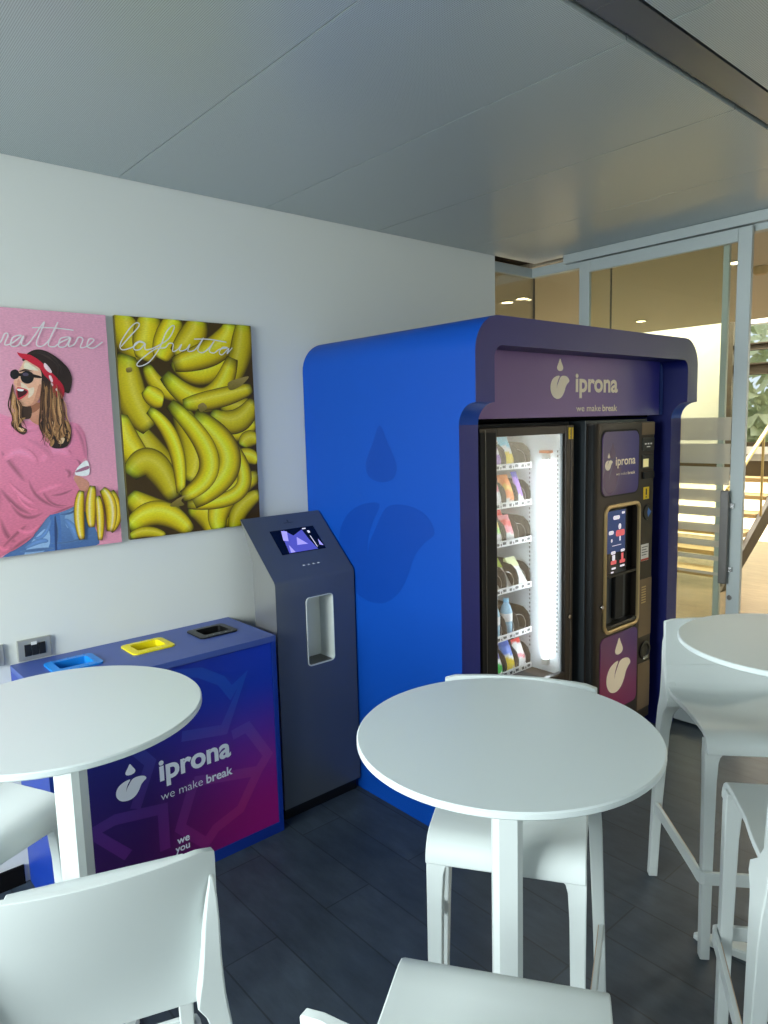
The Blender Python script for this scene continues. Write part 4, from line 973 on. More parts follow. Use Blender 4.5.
# trays with dividers, coils and price strips
TZS = [1.527, 1.343, 1.159, 0.927, 0.693, 0.506]; TX0, TX1, TYF = ix0+0.012, 2.842, 2.149; NC = 6; CW = (TX1-TX0)/NC
for zi, z in enumerate(TZS):
    m = MB().box(TX0, TX1, TYF+0.004, 2.72, z-0.004, z); m.box(TX0, TX1, 2.715, 2.72, z, z+0.05)
    t = obj('tray', m, M['brown'], sm)
    m = MB().box(TX0, TX1, TYF-0.004, TYF+0.003, z-0.012, z+0.016); ps = obj('price_strip', m, M['label_white'], t)
    m = MB()
    for c in range(NC):
        xx = TX0 + CW*c
        m.box(xx+0.012, xx+0.030, TYF-0.0048, TYF-0.004, z-0.006, z+0.008); m.box(xx+0.040, xx+0.047, TYF-0.0048, TYF-0.004, z-0.007, z+0.004); m.box(xx+0.056, xx+0.080, TYF-0.0048, TYF-0.004, z-0.003, z+0.010)
    obj("price_print", m, M["black"], ps)
    for c in range(NC+1):
        xx = TX0 + CW*c; 
        pf = [(TYF+0.006, z), (TYF+0.006, z+0.05), (TYF+0.02, z+0.085), (TYF+0.05, z+0.108), (TYF+0.09, z+0.113), (2.70, z+0.113), (2.70, z)]
        m = MB().prism(pf, lambda p, k, xx=xx: (xx-0.0015+0.003*k, p[0], p[1])); obj('divider', m, M['brown'], t)
    for c in range(NC):
        xx = TX0 + CW*(c+0.5); m = MB()
        pts = [(xx + 0.036*math.sin(2*PI*k/12), TYF+0.012+0.5*k/84, z+0.042 - 0.036*math.cos(2*PI*k/12)) for k in range(85)]
        m.tube(pts, 0.0016, 5); obj('coil', m, M['steelwire'], t, smooth=60)

# ------------------------------------------------------------------ snacks in the machine
def packet_mb(w, h, d, cols):
    """pillow pack standing upright, crimped top and bottom; cols: list of (v_limit, colour)"""
    m = MB(); nu, nv = 10, 14
    def col(v, u):
        for lim, c in cols:
            if v <= lim: return V4(c)
        return V4(cols[-1][1])
    for s_ in (1, -1):
        ids = []
        for j in range(nv+1):
            v = j/nv; row = []
            for i in range(nu+1):
                u = i/nu*2-1; vv = v*2-1
                dep = d/2*(max(0, 1-u**4)**0.8)*(max(0, 1-(vv/0.9)**4) if abs(vv) < 0.9 else 0)
                dep += 0.0012*math.sin(9*u+5*v)*(1 if dep > 0.004 else 0)
                m.cc = col(v + 0.05*math.sin(3*u), u)
                row.append(m.vert((w/2*u*(1-0.05*math.sin(PI*v)), -s_*dep - s_*0.0004, h*v)))
            ids.append(row)
        for a, b in zip(ids, ids[1:]):
            for i in range(nu): m.face([a[i], a[i+1], b[i+1], b[i]])
    return m
def snack(label, cat, name, col, row, w, h, d, cols, lean=0.25, yaw=0.0, dy=0.02, group='snacks in the lit vending machine'):
    x = TX0 + CW*(col+0.5); z = TZS[row]
    o = obj(name, packet_mb(w, h, d, cols), M['packet'], smooth=70)
    o.location = (x, TYF+dy+0.002, z+0.001); o.rotation_euler = (-0.34, 0, yaw)
    return tag(o, label, cat, group)
PUR, WHT, YEL, CYA, ORA, RED, GRN, PNK, BLU, NAV = (150, 110, 190), (235, 235, 235), (236, 190, 40), (130, 200, 220), (232, 120, 40), (200, 40, 40), (120, 180, 60), (235, 130, 140), (70, 110, 200), (60, 60, 140)
snack('lilac snack bag on the top shelf, left of the yellow one', 'snack', 'snack_bag', 3, 0, 0.075, 0.125, 0.035, [(0.5, PUR), (0.7, WHT), (1, PUR)])
snack('pale blue and yellow snack bag on the top shelf', 'snack', 'snack_bag', 4, 0, 0.078, 0.150, 0.035, [(0.45, YEL), (0.62, WHT), (1, CYA)])
snack('white and red snack bag at the left end of the second shelf', 'snack', 'snack_bag', 3, 1, 0.078, 0.140, 0.035, [(0.5, WHT), (0.75, PNK), (1, ORA)])
snack('orange snack bag in the middle of the second shelf', 'snack', 'snack_bag', 4, 1, 0.080, 0.150, 0.04, [(0.12, WHT), (0.45, ORA), (0.6, (240, 170, 70)), (1, ORA)])
snack('slim lilac chocolate bar at the right of the second shelf', 'snack', 'chocolate_bar', 5, 1, 0.045, 0.160, 0.016, [(0.2, WHT), (0.8, PUR), (1, NAV)])
snack('yellow and green snack bag on the third shelf', 'snack', 'snack_bag', 3, 2, 0.078, 0.140, 0.035, [(0.35, WHT), (0.6, GRN), (1, YEL)])
snack('pink and red snack bag in the middle of the third shelf', 'snack', 'snack_bag', 4, 2, 0.078, 0.135, 0.035, [(0.3, WHT), (0.55, PNK), (0.8, RED), (1, PNK)])
snack('red bag standing far back at the right of the third shelf', 'snack', 'snack_bag', 5, 2, 0.075, 0.165, 0.03, [(0.4, PNK), (1, RED)], dy=0.14)
# sandwich wedges on the fourth shelf
def wedge(label, col, row, c_top, dy):
    dy -= 0.015
    x = TX0 + CW*(col+0.5); m = MB(); w2 = 0.036
    o_ = MB()
    m = MB(); tri = [(0.0, 0.0), (0.115, 0.0), (0.105, 0.125), (0.095, 0.13)]
    m.cc = V4((226, 228, 214)); m.prism(tri, lambda p, k: (-w2 + 2*w2*k, p[0], p[1]))
    o = obj('sandwich_pack', m, M['packet'], bevel=0.004)
    m = MB(); m.cc = V4(c_top); m.prism([(0.064, 0.088), (0.0965, 0.1315), (0.1065, 0.1265), (0.108, 0.088)], lambda p, k: (-w2-0.001 + (2*w2+0.002)*k, p[0]-0.001, p[1]))
    p_ = obj('label_band', m, M['packet'], o, world=False)
    o.location = (x, TYF+dy, TZS[row]+0.001)
    return tag(o, label, 'sandwich', 'sandwiches on the fourth shelf')
wedge('white sandwich wedge with lime green label, left on the fourth shelf', 3, 3, (150, 200, 70), 0.05)
wedge('white sandwich wedge with olive green label, middle of the fourth shelf', 4, 3, (165, 185, 70), 0.05)
wedge('plain white sandwich wedge at the right of the fourth shelf', 5, 3, (214, 216, 170), 0.02)
# water bottles on the fifth shelf
M['pet'] = mat('pale_blue_bottle', (150, 190, 215), 0.12, spec=0.6)
M['cap'] = mat('light_blue_cap', (120, 190, 225), 0.4)
for c, lab in ((3, 'water bottle with light blue cap, left on the fifth shelf'), (4, 'water bottle with light blue cap, middle of the fifth shelf')):
    x = TX0 + CW*(c+0.5); z = TZS[4] + 0.001; y = TYF + 0.048
    t = thing('water_bottle', lab, 'bottle', (x, y, z), 0, 'water bottles on the fifth shelf')
    m = MB().lathe([(0.0, z), (0.028, z), (0.031, z+0.006), (0.031, z+0.05), (0.029, z+0.055), (0.031, z+0.06), (0.031, z+0.11), (0.022, z+0.14), (0.013, z+0.155), (0.013, z+0.163)], (x, y, 0), 20); obj('body', m, M['pet'], t, smooth=50)
    m = MB().lathe([(0.0145, z+0.160), (0.0145, z+0.178), (0.0, z+0.178)], (x, y, 0), 16); obj('cap', m, M['cap'], t, smooth=50)
    m = MB().lathe([(0.0315, z+0.065), (0.0315, z+0.105)], (x, y, 0), 20); m2 = obj('label_band', m, M['label_white'], t, smooth=50)
snack('white snack bag with bright green corner, left on the bottom shelf', 'snack', 'snack_bag', 3, 5, 0.078, 0.135, 0.035, [(0.4, (60, 190, 70)), (0.6, WHT), (1, NAV)])
snack('blue snack bag with yellow point, middle of the bottom shelf', 'snack', 'snack_bag', 4, 5, 0.080, 0.150, 0.04, [(0.4, YEL), (0.5, WHT), (1, BLU)])
snack('white and red snack bag at the right of the bottom shelf', 'snack', 'snack_bag', 5, 5, 0.070, 0.140, 0.03, [(0.3, WHT), (0.45, PNK), (0.85, WHT), (1, RED)])

# ------------------------------------------------------------------ coffee machine
CX0, CX1, CY = 2.985, 3.565, 1.885
cm_ = thing('coffee_vending_machine', 'tall black coffee vending machine with touch screen and pink leaf panel', 'vending machine', ((CX0+CX1)/2, 2.3, 0))
m = MB().box(CX0, CX1, CY+0.05, SB, 0.06, 1.738); obj('cabinet', m, M['machine_side'], cm_, bevel=0.004)
for xx in (CX0+0.03, CX1-0.07):
    for yy in (2.0, 2.75):
        m = MB().lathe([(0.02, 0.0), (0.02, 0.06)], (xx+0.02, yy, 0), 12); obj('foot', m, M['black'], cm_)
for xx in (SX0+0.03, SX1-0.07):
    for yy in (2.0, 2.75):
        m = MB().lathe([(0.02, 0.0), (0.02, 0.06)], (xx+0.02, yy, 0), 12); obj('foot', m, M['black'], sm)
# door: rounded slab with an opening for the screen bay
DX0, DX1 = CX0+0.002, 3.420
def door_sec(z): return [(DX0, CY+0.048), (DX0, CY+0.022), (DX0+0.006, CY+0.010), (DX0+0.02, CY+0.003), (DX0+0.045, CY), (3.085, CY)]
m = MB(); secL = door_sec(0)
m.rings([[(p[0], p[1], z) for p in secL] for z in (0.10, 1.722)], False, False)
m.box(3.085, DX1, CY, CY+0.048, 1.305, 1.722); m.box(3.085, DX1, CY, CY+0.048, 0.10, 0.675); m.box(3.405, DX1, CY, CY+0.048, 0.675, 1.305); m.box(3.05, 3.085, CY+0.001, CY+0.048, 0.10, 1.722)
m.poly([(p[0], p[1], 1.722) for p in secL + [(3.085, CY+0.048)]])
cd = obj('door', m, M['machine'], cm_, smooth=40)
m = MB().box(DX0-0.0015, DX0+0.03, CY-0.001+0.02, CY+0.05, 1.395, 1.398); obj('seam', m, M['blackmat'], cd)
m = MB().box(DX0-0.001, DX0+0.034, CY+0.006, CY+0.047, 0.10, 1.72); obj('edge_trim', m, M['blackmat'], cd, bevel=0.012, seg=3)
def panel(name, x0, x1, z0, z1, r, mtl, par, y, d=0.004, lab=None):
    m = MB().prism(rrect(x0, x1, z0, z1, r), lambda p, k: (p[0], y - d*k, p[1])); return obj(name, m, mtl, par, label=lab)
co = ORG[cm_.name]
up_m = gradient_mat('upper_panel_gradient', (((92, 64, 100), (56, 44, 120)), ((92, 70, 116), (60, 54, 130))), ('X', 3.05-co[0], 3.39-co[0], 1.36, 1.68), 0.3)
lo_m = gradient_mat('lower_panel_gradient', (((140, 22, 74), (120, 20, 90)), ((104, 52, 100), (74, 44, 116))), ('X', 3.05-co[0], 3.43-co[0], 0.25, 0.66), 0.3)
panel('panel_recess', 3.038, 3.398, 1.358, 1.690, 0.045, M['blackmat'], cd, CY, 0.001)
up = panel('upper_panel', 3.047, 3.386, 1.366, 1.680, 0.04, up_m, cd, CY-0.001, 0.004)
cfn = lambda u, v: (u, CY-0.0056, v)
m = MB(); put_logo(m, cfn, 3.068, 1.492, 0.085, 0.085); put_text(m, 'iprona', cfn, 3.165, 3.352, 1.513, bold=0.02, height=0.062); put_text(m, 'we make', cfn, 3.170, 3.272, 1.462, bold=-0.01, height=0.022); put_text(m, 'break', cfn, 3.280, 3.352, 1.462, bold=0.02, height=0.022)
obj('lettering', m, M['cream_print'], up)
m = MB(); put_logo(m, lambda u, v: (u, CY-0.0052, v), 3.055, 1.375, 0.25, 0.2); obj('printed_mark', m, mat('faint_panel_mark', (98, 72, 108), 0.25), up)
lo = panel('lower_panel', 3.052, 3.405, 0.24, 0.645, 0.035, lo_m, cd, CY, 0.004)
m = MB(); put_logo(m, lambda u, v: (u, CY-0.0046, v), 3.108, 0.335, 0.285, 0.285); obj('lettering', m, M['cream_print'], lo)
# screen bay
m = MB().box(3.086, 3.404, CY+0.04, CY+0.047, 0.676, 1.304); m.box(3.086, 3.404, CY+0.004, CY+0.04, 0.945, 0.957)
bay = obj('screen_bay', m, M['black'], cd)
ro = rrect(3.074, 3.414, 0.660, 1.318, 0.045); ri = rrect(3.092, 3.398, 0.678, 1.300, 0.034)
m = MB(); m.rings([[(p[0], CY+0.004, p[1]) for p in ri], [(p[0], CY-0.008, p[1]) for p in ri], [(p[0], CY-0.012, p[1]) for p in rrect(3.086, 3.403, 0.672, 1.306, 0.038)], [(p[0], CY-0.008, p[1]) for p in ro], [(p[0], CY+0.0, p[1]) for p in ro]], True, False)
obj('bezel', m, M['champagne'], bay, smooth=50, label='champagne metal frame')
m = MB().box(3.110, 3.300, CY+0.008, CY+0.012, 0.960, 1.288); cs = obj('touch_screen', m, mat('dark_screen', (12, 16, 30), 0.15), bay)
pic = MB()
def rc(c, x0, x1, z0, z1, r=0.004):
    pic.cm = c; pic.poly([(p[0], CY+0.0072 - 0.0003*c, p[1]) for p in rrect(x0, x1, z0, z1, r, 3)])
rc(0, 3.115, 3.286, 1.070, 1.284)
rc(1, 3.170, 3.232, 1.238, 1.258, 0.009); rc(1, 3.250, 3.280, 1.262, 1.274)
rc(1, 3.220, 3.246, 1.185, 1.215, 0.012); rc(2, 3.196, 3.280, 1.150, 1.182, 0.01); rc(1, 3.215, 3.255, 1.150, 1.160); rc(1, 3.230, 3.244, 1.125, 1.150); rc(1, 3.130, 3.176, 1.165, 1.184, 0.008); rc(1, 3.152, 3.166, 1.125, 1.142)
rc(1, 3.165, 3.250, 1.104, 1.107, 0.001); rc(1, 3.155, 3.196, 1.062, 1.078, 0.006); rc(1, 3.245, 3.284, 1.066, 1.080, 0.006)
rc(1, 3.166, 3.192, 1.030, 1.058); rc(2, 3.152, 3.205, 1.010, 1.030, 0.006); rc(2, 3.250, 3.272, 1.024, 1.060); rc(2, 3.236, 3.288, 1.008, 1.026, 0.006); rc(1, 3.245, 3.275, 1.008, 1.014)
rc(1, 3.160, 3.200, 0.984, 0.994, 0.003); rc(1, 3.240, 3.284, 0.988, 0.998, 0.003); rc(1, 3.155, 3.180, 0.966, 0.974, 0.003)
obj('screen_picture', pic, [M['scr_blue'], M['scr_c'], M['scr_red']], cs)
m = MB().box(3.096, 3.200, CY+0.030, CY+0.040, 0.70, 0.945); m.box(3.275, 3.34, CY+0.034, CY+0.040, 0.70, 0.945); ni = obj('cup_station', m, M['machine_side'], bay)
m = MB().box(3.20, 3.275, CY+0.006, CY+0.04, 0.72, 0.945); obj('dispensing_column', m, M['blackmat'], ni, bevel=0.004)
m = MB().box(3.095, 3.396, CY-0.004, CY+0.04, 0.684, 0.700); m.box(3.35, 3.385, CY-0.002, CY+0.02, 0.700, 0.706); obj('drip_tray', m, M['black'], bay, bevel=0.002)
m = MB().lathe([(0.0, CY-0.016), (0.010, CY-0.016), (0.012, CY-0.010), (0.008, CY)], (3.050, 0, 0.815), 16, 'y'); obj('knob', m, M['bare_steel'], cd, smooth=50)
# payment column
PX0, PX1, PY = 3.424, 3.562, CY+0.006
m = MB().box(PX0, PX1, PY, CY+0.049, 0.10, 1.724); pc = obj('payment_column', m, M['machine'], cm_, bevel=0.003)
for (za, zb) in ((1.655, 1.718), (0.57, 0.885), (0.16, 0.42)):
    m = MB().box(PX0+0.005, PX1-0.004, PY-0.003, PY, za, zb); obj('bronze_plate', m, M['bronze_panel'], pc)
m = MB()
m = MB().box(PX0+0.012, PX1-0.008, PY-0.006, PY, 1.572, 1.640); rd = obj('card_reader', m, M['black'], pc, bevel=0.003)
m = MB()
for k in range(3): m.box(PX0+0.030+0.028*k, PX0+0.047+0.028*k, PY-0.0068, PY-0.006, 1.604, 1.612)
m.box(PX0+0.05, PX0+0.085, PY-0.0068, PY-0.006, 1.59, 1.595); obj('key_mark', m, M['label_white'], rd)
m = MB().box(PX0+0.012, PX1-0.012, PY-0.005, PY, 1.478, 1.552); ba = obj('banknote_slot', m, M['black'], pc, bevel=0.002)
M['slot_glow'] = mat('slot_light', (214, 206, 150), 0.4, emit=(226, 214, 150), estr=0.4)
m = MB().box(PX0+0.018, PX0+0.072, PY-0.0058, PY-0.005, 1.487, 1.530); obj('lit_window', m, M['slot_glow'], ba)
m = MB().box(PX0+0.020, PX1-0.012, PY-0.012, PY, 1.425, 1.462); obj('coin_slot', m, M['blackmat'], pc, bevel=0.003)
m = MB().box(PX0+0.034, PX0+0.092, PY-0.0015, PY, 1.316, 1.380); ys = obj('sticker', m, M['yellow_sticker'], pc, label='yellow warning sticker')
m = MB().box(PX0+0.056, PX0+0.068, PY-0.002, PY-0.0015, 1.338, 1.372); m.box(PX0+0.056, PX0+0.068, PY-0.002, PY-0.0015, 1.324, 1.331); obj('printed_mark', m, M['black'], ys)
m = MB().lathe([(0.0, PY-0.006), (0.038, PY-0.006), (0.042, PY)], (PX0+0.075, 0, 1.245), 24, 'y'); pb_ = obj('payment_button', m, M['black'], pc)
m = MB().poly([(PX0+0.075+a, PY-0.0066, 1.245+b_) for a, b_ in ((0.002, 0.026), (0.034, 0.0), (0.002, -0.026), (-0.006, 0.0))]); obj('printed_mark', m, mat('blue_print', (40, 110, 200), 0.4), pb_)
m = MB().poly([(PX0+0.06+a, PY-0.001, 1.14+b_) for a, b_ in ((-0.02, -0.012), (0.0, -0.002), (0.018, 0.018), (0.02, -0.018), (0.006, -0.010), (0.0, -0.018))]); obj('arrow_mark', m, M['black'], pc)
m = MB().box(PX0+0.020, PX0+0.098, PY-0.0015, PY, 0.985, 1.075); il = obj('info_label', m, M['label_white'], pc)
m = MB()
for k in range(4): m.box(PX0+0.028, PX0+0.088 - 0.012*(k % 2), PY-0.002, PY-0.0015, 1.058-0.014*k, 1.062-0.014*k)
obj('text_lines', m, M['machine_side'], il)
m = MB().box(PX0+0.020, PX0+0.098, PY-0.002, PY-0.0015, 0.986, 0.997); obj('red_band', m, M['red_print'], il)
m = MB()
for k in range(7): m.box(PX0+0.030, PX0+0.075, PY-0.0036, PY-0.003, 0.755+0.014*k, 0.762+0.014*k)
obj('embossed_text', m, M['champagne'], pc)
m = MB().lathe([(0.052, PY), (0.052, PY-0.008), (0.040, PY-0.010), (0.034, PY-0.002), (0.0, PY-0.001)], (PX0+0.075, 0, 0.487), 28, 'y'); cc = obj('coin_return_cup', m, M['black'], pc, smooth=40)
m = MB().box(PX0+0.052, PX0+0.10, PY-0.014, PY-0.006, 0.440, 0.452); obj('cup_lip', m, M['bare_steel'], cc, bevel=0.003)
# ------------------------------------------------------------------ tables
TZ1 = 1.07
TBL = [(1.168, 0.951, 0.330, 45, 'round white high table in the middle of the photo, front-most of the three'),
       (0.492, 1.781, 0.327, 45, 'round white high table at the left in front of the recycling bin'),
       (2.258, 0.748, 0.317, 104, 'round white high table at the right edge of the photo by the glass door')]
for (x, y, r, rot, lab) in TBL:
    t = thing('bar_table', lab, 'table', (x, y, 0), 0, 'round white bar tables')
    m = MB().lathe([(0.0, TZ1-0.016), (r-0.003, TZ1-0.016), (r, TZ1-0.013), (r, TZ1-0.003), (r-0.003, TZ1), (0.0, TZ1)], (x, y, 0), 96)
    obj('tabletop', m, M['table_white'], t, smooth=30)
    w, c = 0.033, 0.013
    sec = [(-w+c, -w), (w-c, -w), (w, -w+c), (w, w-c), (w-c, w), (-w+c, w), (-w, w-c), (-w, -w+c)]
    ca, sa = math.cos(PI/4), math.sin(PI/4)
    sec = [(x + a*ca - b_*sa, y + a*sa + b_*ca) for a, b_ in sec]
    m = MB().rings([[(p[0], p[1], z) for p in sec] for z in (0.034, TZ1-0.022)]); obj('column', m, M['white_plastic'], t)
    m = MB().prism(rrect(x-0.11, x+0.11, y-0.11, y+0.11, 0.02), lambda p, k: (p[0], p[1], TZ1-0.022+0.006*k)); obj('mounting_plate', m, M['white_plastic'], t)
    m = MB().lathe([(0.0, 0.004), (0.062, 0.004), (0.064, 0.010), (0.064, 0.030), (0.060, 0.034), (0.0, 0.034)], (x, y, 0), 32); obj('base_hub', m, M['white_plastic'], t, smooth=40)
    for k in range(4):
        a = math.radians(rot + 90*k); ux, uy = math.cos(a), math.sin(a)
        def P(d, h, z): return (x + ux*d - uy*h, y + uy*d + ux*h, z)
        rs = []
        for d, hw, zt in ((0.05, 0.030, 0.033), (0.12, 0.026, 0.028), (0.20, 0.020, 0.022), (0.235, 0.015, 0.018), (0.247, 0.008, 0.014)):
            rs.append([P(d, -hw, 0.001), P(d, hw, 0.001), P(d, hw, zt-0.005), P(d, hw-0.005, zt), P(d, -hw+0.005, zt), P(d, -hw, zt-0.005)])
        obj('base_arm', MB().rings(rs), M['white_plastic'], t)

# ------------------------------------------------------------------ bar stools: x right, y forward (front edge of the seat at y = 0)
def shell_mb(rows, th):
    """rows: grid of points; a closed shell of thickness th behind the grid normal"""
    m = MB(); R = len(rows); C = len(rows[0]); nr = []
    for j in range(R):
        L = []
        for i in range(C):
            a = Vector(rows[min(j+1, R-1)][i]) - Vector(rows[max(j-1, 0)][i]); b_ = Vector(rows[j][min(i+1, C-1)]) - Vector(rows[j][max(i-1, 0)])
            L.append(b_.cross(a).normalized())
        nr.append(L)
    A = [[m.vert(p) for p in r] for r in rows]; B = [[m.vert(Vector(p) - n*th) for p, n in zip(r, q)] for r, q in zip(rows, nr)]
    for j in range(R-1):
        for i in range(C-1):
            m.face([A[j][i], A[j][i+1], A[j+1][i+1], A[j+1][i]]); m.face([B[j][i+1], B[j][i], B[j+1][i], B[j+1][i+1]])
        m.face([A[j][0], A[j+1][0], B[j+1][0], B[j][0]]); m.face([A[j+1][-1], A[j][-1], B[j][-1], B[j+1][-1]])
    for i in range(C-1):
        m.face([A[0][i+1], A[0][i], B[0][i], B[0][i+1]]); m.face([A[-1][i], A[-1][i+1], B[-1][i+1], B[-1][i]])
    return m
def make_stool(label):
    t = thing('bar_stool', label, 'stool', (0, 0, 0), 0, 'white moulded plastic bar stools')
    U = [-1+2*k/16 for k in range(17)]
    path = [(0.0, 0.700, 0.186), (0.0005, 0.712, 0.186), (-0.003, 0.724, 0.186), (-0.010, 0.735, 0.186), (-0.022, 0.744, 0.1865), (-0.04, 0.749, 0.187), (-0.08, 0.750, 0.188), (-0.14, 0.749, 0.190), (-0.20, 0.748, 0.192), (-0.26, 0.747, 0.200), (-0.30, 0.747, 0.204), (-0.345, 0.748, 0.207), (-0.372, 0.752, 0.209), (-0.389, 0.762, 0.2105), (-0.400, 0.780, 0.2115), (-0.4055, 0.808, 0.2125), (-0.4135, 0.84, 0.2125)]
    rows = []
    for (y, z, w) in path:
        dip = 0.010*max(0, min(1, (-y-0.03)/0.1))*(1-min(1, max(0, (z-0.749)/0.03)))
        f = max(0, min(1, (z-0.76)/0.2))
        rows.append([(w*u, y - 0.036*f*(1-u*u), z - dip*(1-u*u)) for u in U])
    obj('seat', shell_mb(rows, 0.016), M['white_plastic'], t, world=False, smooth=50, bevel=0.003)
    bp = [(-0.404, 0.700, 0.200), (-0.404, 0.704, 0.206), (-0.404, 0.715, 0.2095), (-0.404, 0.74, 0.211), (-0.405, 0.78, 0.213), (-0.410, 0.82, 0.2145), (-0.416, 0.88, 0.2155), (-0.421, 0.94, 0.216), (-0.425, 0.98, 0.216), (-0.427, 1.0, 0.2155), (-0.4275, 1.009, 0.2135)]
    rows = []
    for k, (y, z, w) in enumerate(bp):
        f = max(0, min(1, (z-0.72)/0.24))
        rows.append([(w*u, y - 0.036*f*(1-u*u), z - (0.006 if (k == len(bp)-1 and abs(u) > 0.95) else 0)) for u in U])
    obj('backrest', shell_mb(rows, 0.015), M['white_plastic'], t, world=False, smooth=50, bevel=0.003)
    for s in (-1, 1):
        def q(xi, xo, y0, y1, z): return [(s*xi, y0, z), (s*xo, y0, z), (s*xo, y1, z), (s*xi, y1, z)]
        rs = [q(0.156, 0.186, -0.018, 0.012, 0.0), q(0.154, 0.1865, -0.024, 0.009, 0.3), q(0.149, 0.187, -0.030, 0.003, 0.60), q(0.145, 0.1875, -0.034, 0.001, 0.665), q(0.140, 0.1875, -0.036, 0.0005, 0.684), q(0.131, 0.1875, -0.036, 0.0002, 0.696), q(0.115, 0.1872, -0.036, 0.0, 0.704), q(0.112, 0.1868, -0.036, -0.004, 0.720), q(0.112, 0.186, -0.040, -0.014, 0.736)]
        obj('leg', MB().rings(rs), M['white_plastic'], t, world=False, bevel=0.003)
        rs = [q(0.220, 0.252, -0.440, -0.410, 0.0), q(0.210, 0.243, -0.440, -0.398, 0.3), q(0.196, 0.2325, -0.440, -0.375, 0.60), q(0.189, 0.2275, -0.440, -0.362, 0.67), q(0.183, 0.2245, -0.440, -0.350, 0.69), q(0.169, 0.2215, -0.440, -0.330, 0.712), q(0.172, 0.2195, -0.441, -0.330, 0.735), q(0.178, 0.2175, -0.443, -0.375, 0.77), q(0.182, 0.2155, -0.447, -0.402, 0.81), q(0.188, 0.215, -0.449, -0.424, 0.88), q(0.194, 0.214, -0.446, -0.430, 0.92), q(0.200, 0.212, -0.437, -0.428, 0.945), q(0.203, 0.210, -0.430, -0.424, 0.958)]
        obj('leg', MB().rings(rs), M['white_plastic'], t, world=False, smooth=50, bevel=0.004)
    # footrest: flat level bar from the rear legs round the front legs
    ctr = [(0.2330, -0.395, 0.290), (0.199, -0.05, 0.290), (0.1955, 0.0, 0.290), (0.191, 0.014, 0.290), (0.181, 0.0175, 0.290), (0.16, 0.0185, 0.290)]
    path = ctr + [(-a, b_, c) for a, b_, c in reversed(ctr)]
    rs = []
    for i, p in enumerate(path):
        a = Vector(path[max(i-1, 0)]); b_ = Vector(path[min(i+1, len(path)-1)]); d = (b_ - a); d.z = 0; d.normalize(); nn = Vector((d.y, -d.x, 0)) * 0.006; P = Vector(p); hh = Vector((0, 0, 0.021))
        rs.append([P + nn + hh, P - nn + hh, P - nn - hh, P + nn - hh])
    fo = obj('footrest', MB().rings(rs), M['white_plastic'], t, world=False, bevel=0.002)
    for s in (-1, 1):
        rs = [[(s*(xx-0.0062), yy, 0.290-0.0195), (s*(xx-0.0062), yy, 0.290+0.0195), (s*(xx-0.0085), yy, 0.290+0.0195), (s*(xx-0.0085), yy, 0.290-0.0195)] for xx, yy in ((0.2330, -0.392), (0.199, -0.05))]
        obj('footrest_shade', MB().rings(rs), M['beige'], fo, world=False, label='beige strip giving the shaded tone of the footrest inner face')  # beige of the shaded inner faces is put into these thin strips
    return t
def deg(a): return math.radians(a)
def fl_pose(px, py, a, w=0.183):   # front-left corner known
    return (px + w*math.sin(a), py - w*math.cos(a), a)
STOOLS = [(1.208, 0.992, -2.561, 'white bar stool behind the middle table, facing the camera'),
          (2.242, 0.794, -2.430, 'white bar stool before the blue surround, far side of the right table'),
          (0.916, 0.757, 0.591, 'white bar stool at bottom centre, its seat front nearest the middle table'),
          fl_pose(1.885, 0.780, deg(38.5), 0.187) + ('white bar stool at the lower right corner, near side of right table',),
          (0.476, 1.572, deg(70), 'white bar stool at lower left seen from behind'),
          fl_pose(0.520, 1.955, deg(-64.5)) + ('white bar stool at the left edge, between the left table and the bin',)]
base = None
for (x, y, a, lab) in STOOLS:
    if base is None: base = o = make_stool(lab)
    else:
        o = copy_tree(base); o['label'] = lab
    o.location = (x, y, 0); o.rotation_euler = (0, 0, a - PI/2)

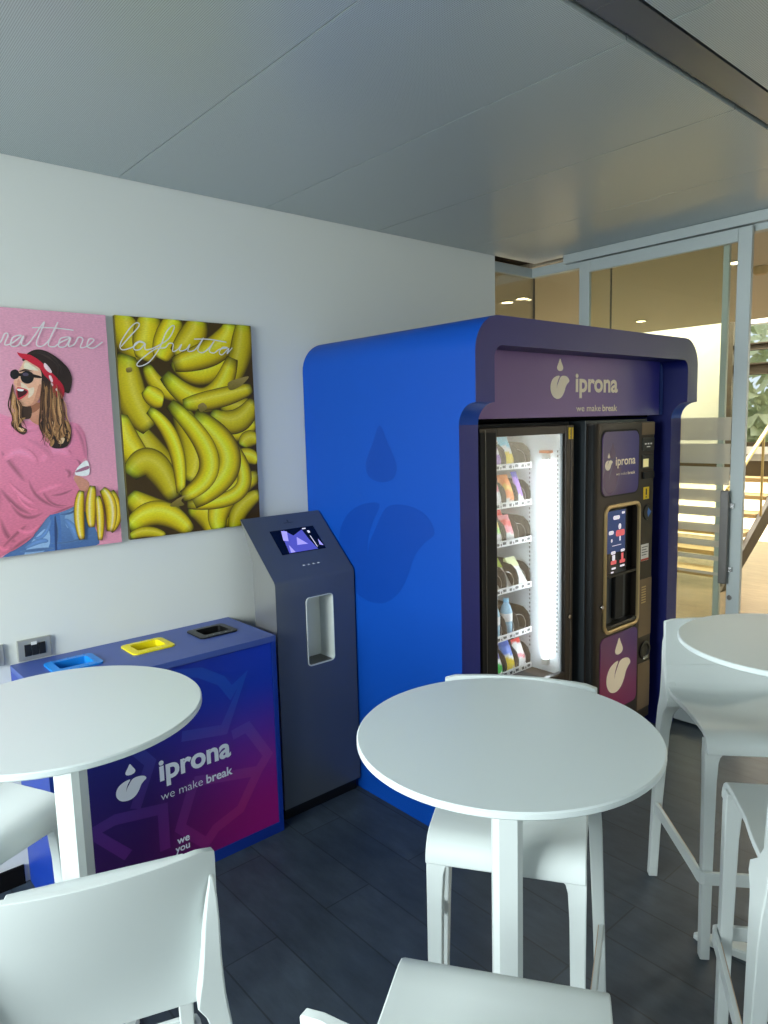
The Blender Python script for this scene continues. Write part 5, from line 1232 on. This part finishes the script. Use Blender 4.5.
# ------------------------------------------------------------------ light
W = bpy.data.worlds.new('sky'); SC.world = W; W.use_nodes = True
bg = W.node_tree.nodes['Background']; bg.inputs['Color'].default_value = rgb(214, 228, 240); bg.inputs['Strength'].default_value = 1.2
def area(name, loc, rot, sx, sy, power, color, spread=180):
    l = bpy.data.lights.new(name, 'AREA'); l.shape = 'RECTANGLE'; l.size = sx; l.size_y = sy; l.energy = power; l.color = color; l.spread = math.radians(spread)
    o = bpy.data.objects.new(name, l); COL.objects.link(o); o.location = loc; o.rotation_euler = rot; return o
area('daylight_left', (XL-0.9, 1.75, 2.35), (0, -PI/2+TILT, 0), 2.4, 3.0, PW_LEFT, (0.89, 0.97, 1.0))
area('daylight_back', (0.65, YB-0.9, 2.35), (PI/2-0.85, 0, 0), 3.9, 2.3, PW_BACK, (0.89, 0.97, 1.0))
for (xx, yy) in LAMPS:
    l = bpy.data.lights.new('downlight_light', 'SPOT'); l.energy = PW_DOWN; l.color = (1.0, 0.89, 0.72); l.spot_size = math.radians(150); l.spot_blend = 0.6; l.shadow_soft_size = 0.07
    o = bpy.data.objects.new('downlight_light', l); COL.objects.link(o); o.location = (xx, yy, CZ-0.02)
area('lobby_upper_fill', (9.2, 3.0, 4.9), (0, 0, 0), 1.8, 8.0, PW_UPPER, (1.0, 0.96, 0.88))  # added fill under the closed roof, whitens the wall behind the stair
area('stair_fill', (9.6, 4.4, 0.12), (0, math.radians(-150), 0), 0.3, 3.0, PW_STAIR, (1.0, 0.84, 0.55))  # added warm fill without a fixture, yellows the wall behind the stair
area('lobby_daylight', (11.2, 0.8, 2.6), (0, PI/2-0.5, 0), 1.6, 6.0, PW_LOBW, (1.0, 0.97, 0.85))
vs = SC.view_settings; SC.display_settings.display_device = 'sRGB'
vs.view_transform = 'Standard'; vs.look = 'None'; vs.gamma = 1.0; vs.exposure = EXPO; vs.use_curve_mapping = False
SC.cycles.max_bounces = 8; SC.cycles.transparent_max_bounces = 24; SC.cycles.diffuse_bounces = 4; SC.cycles.glossy_bounces = 4; SC.cycles.sample_clamp_indirect = 4.0
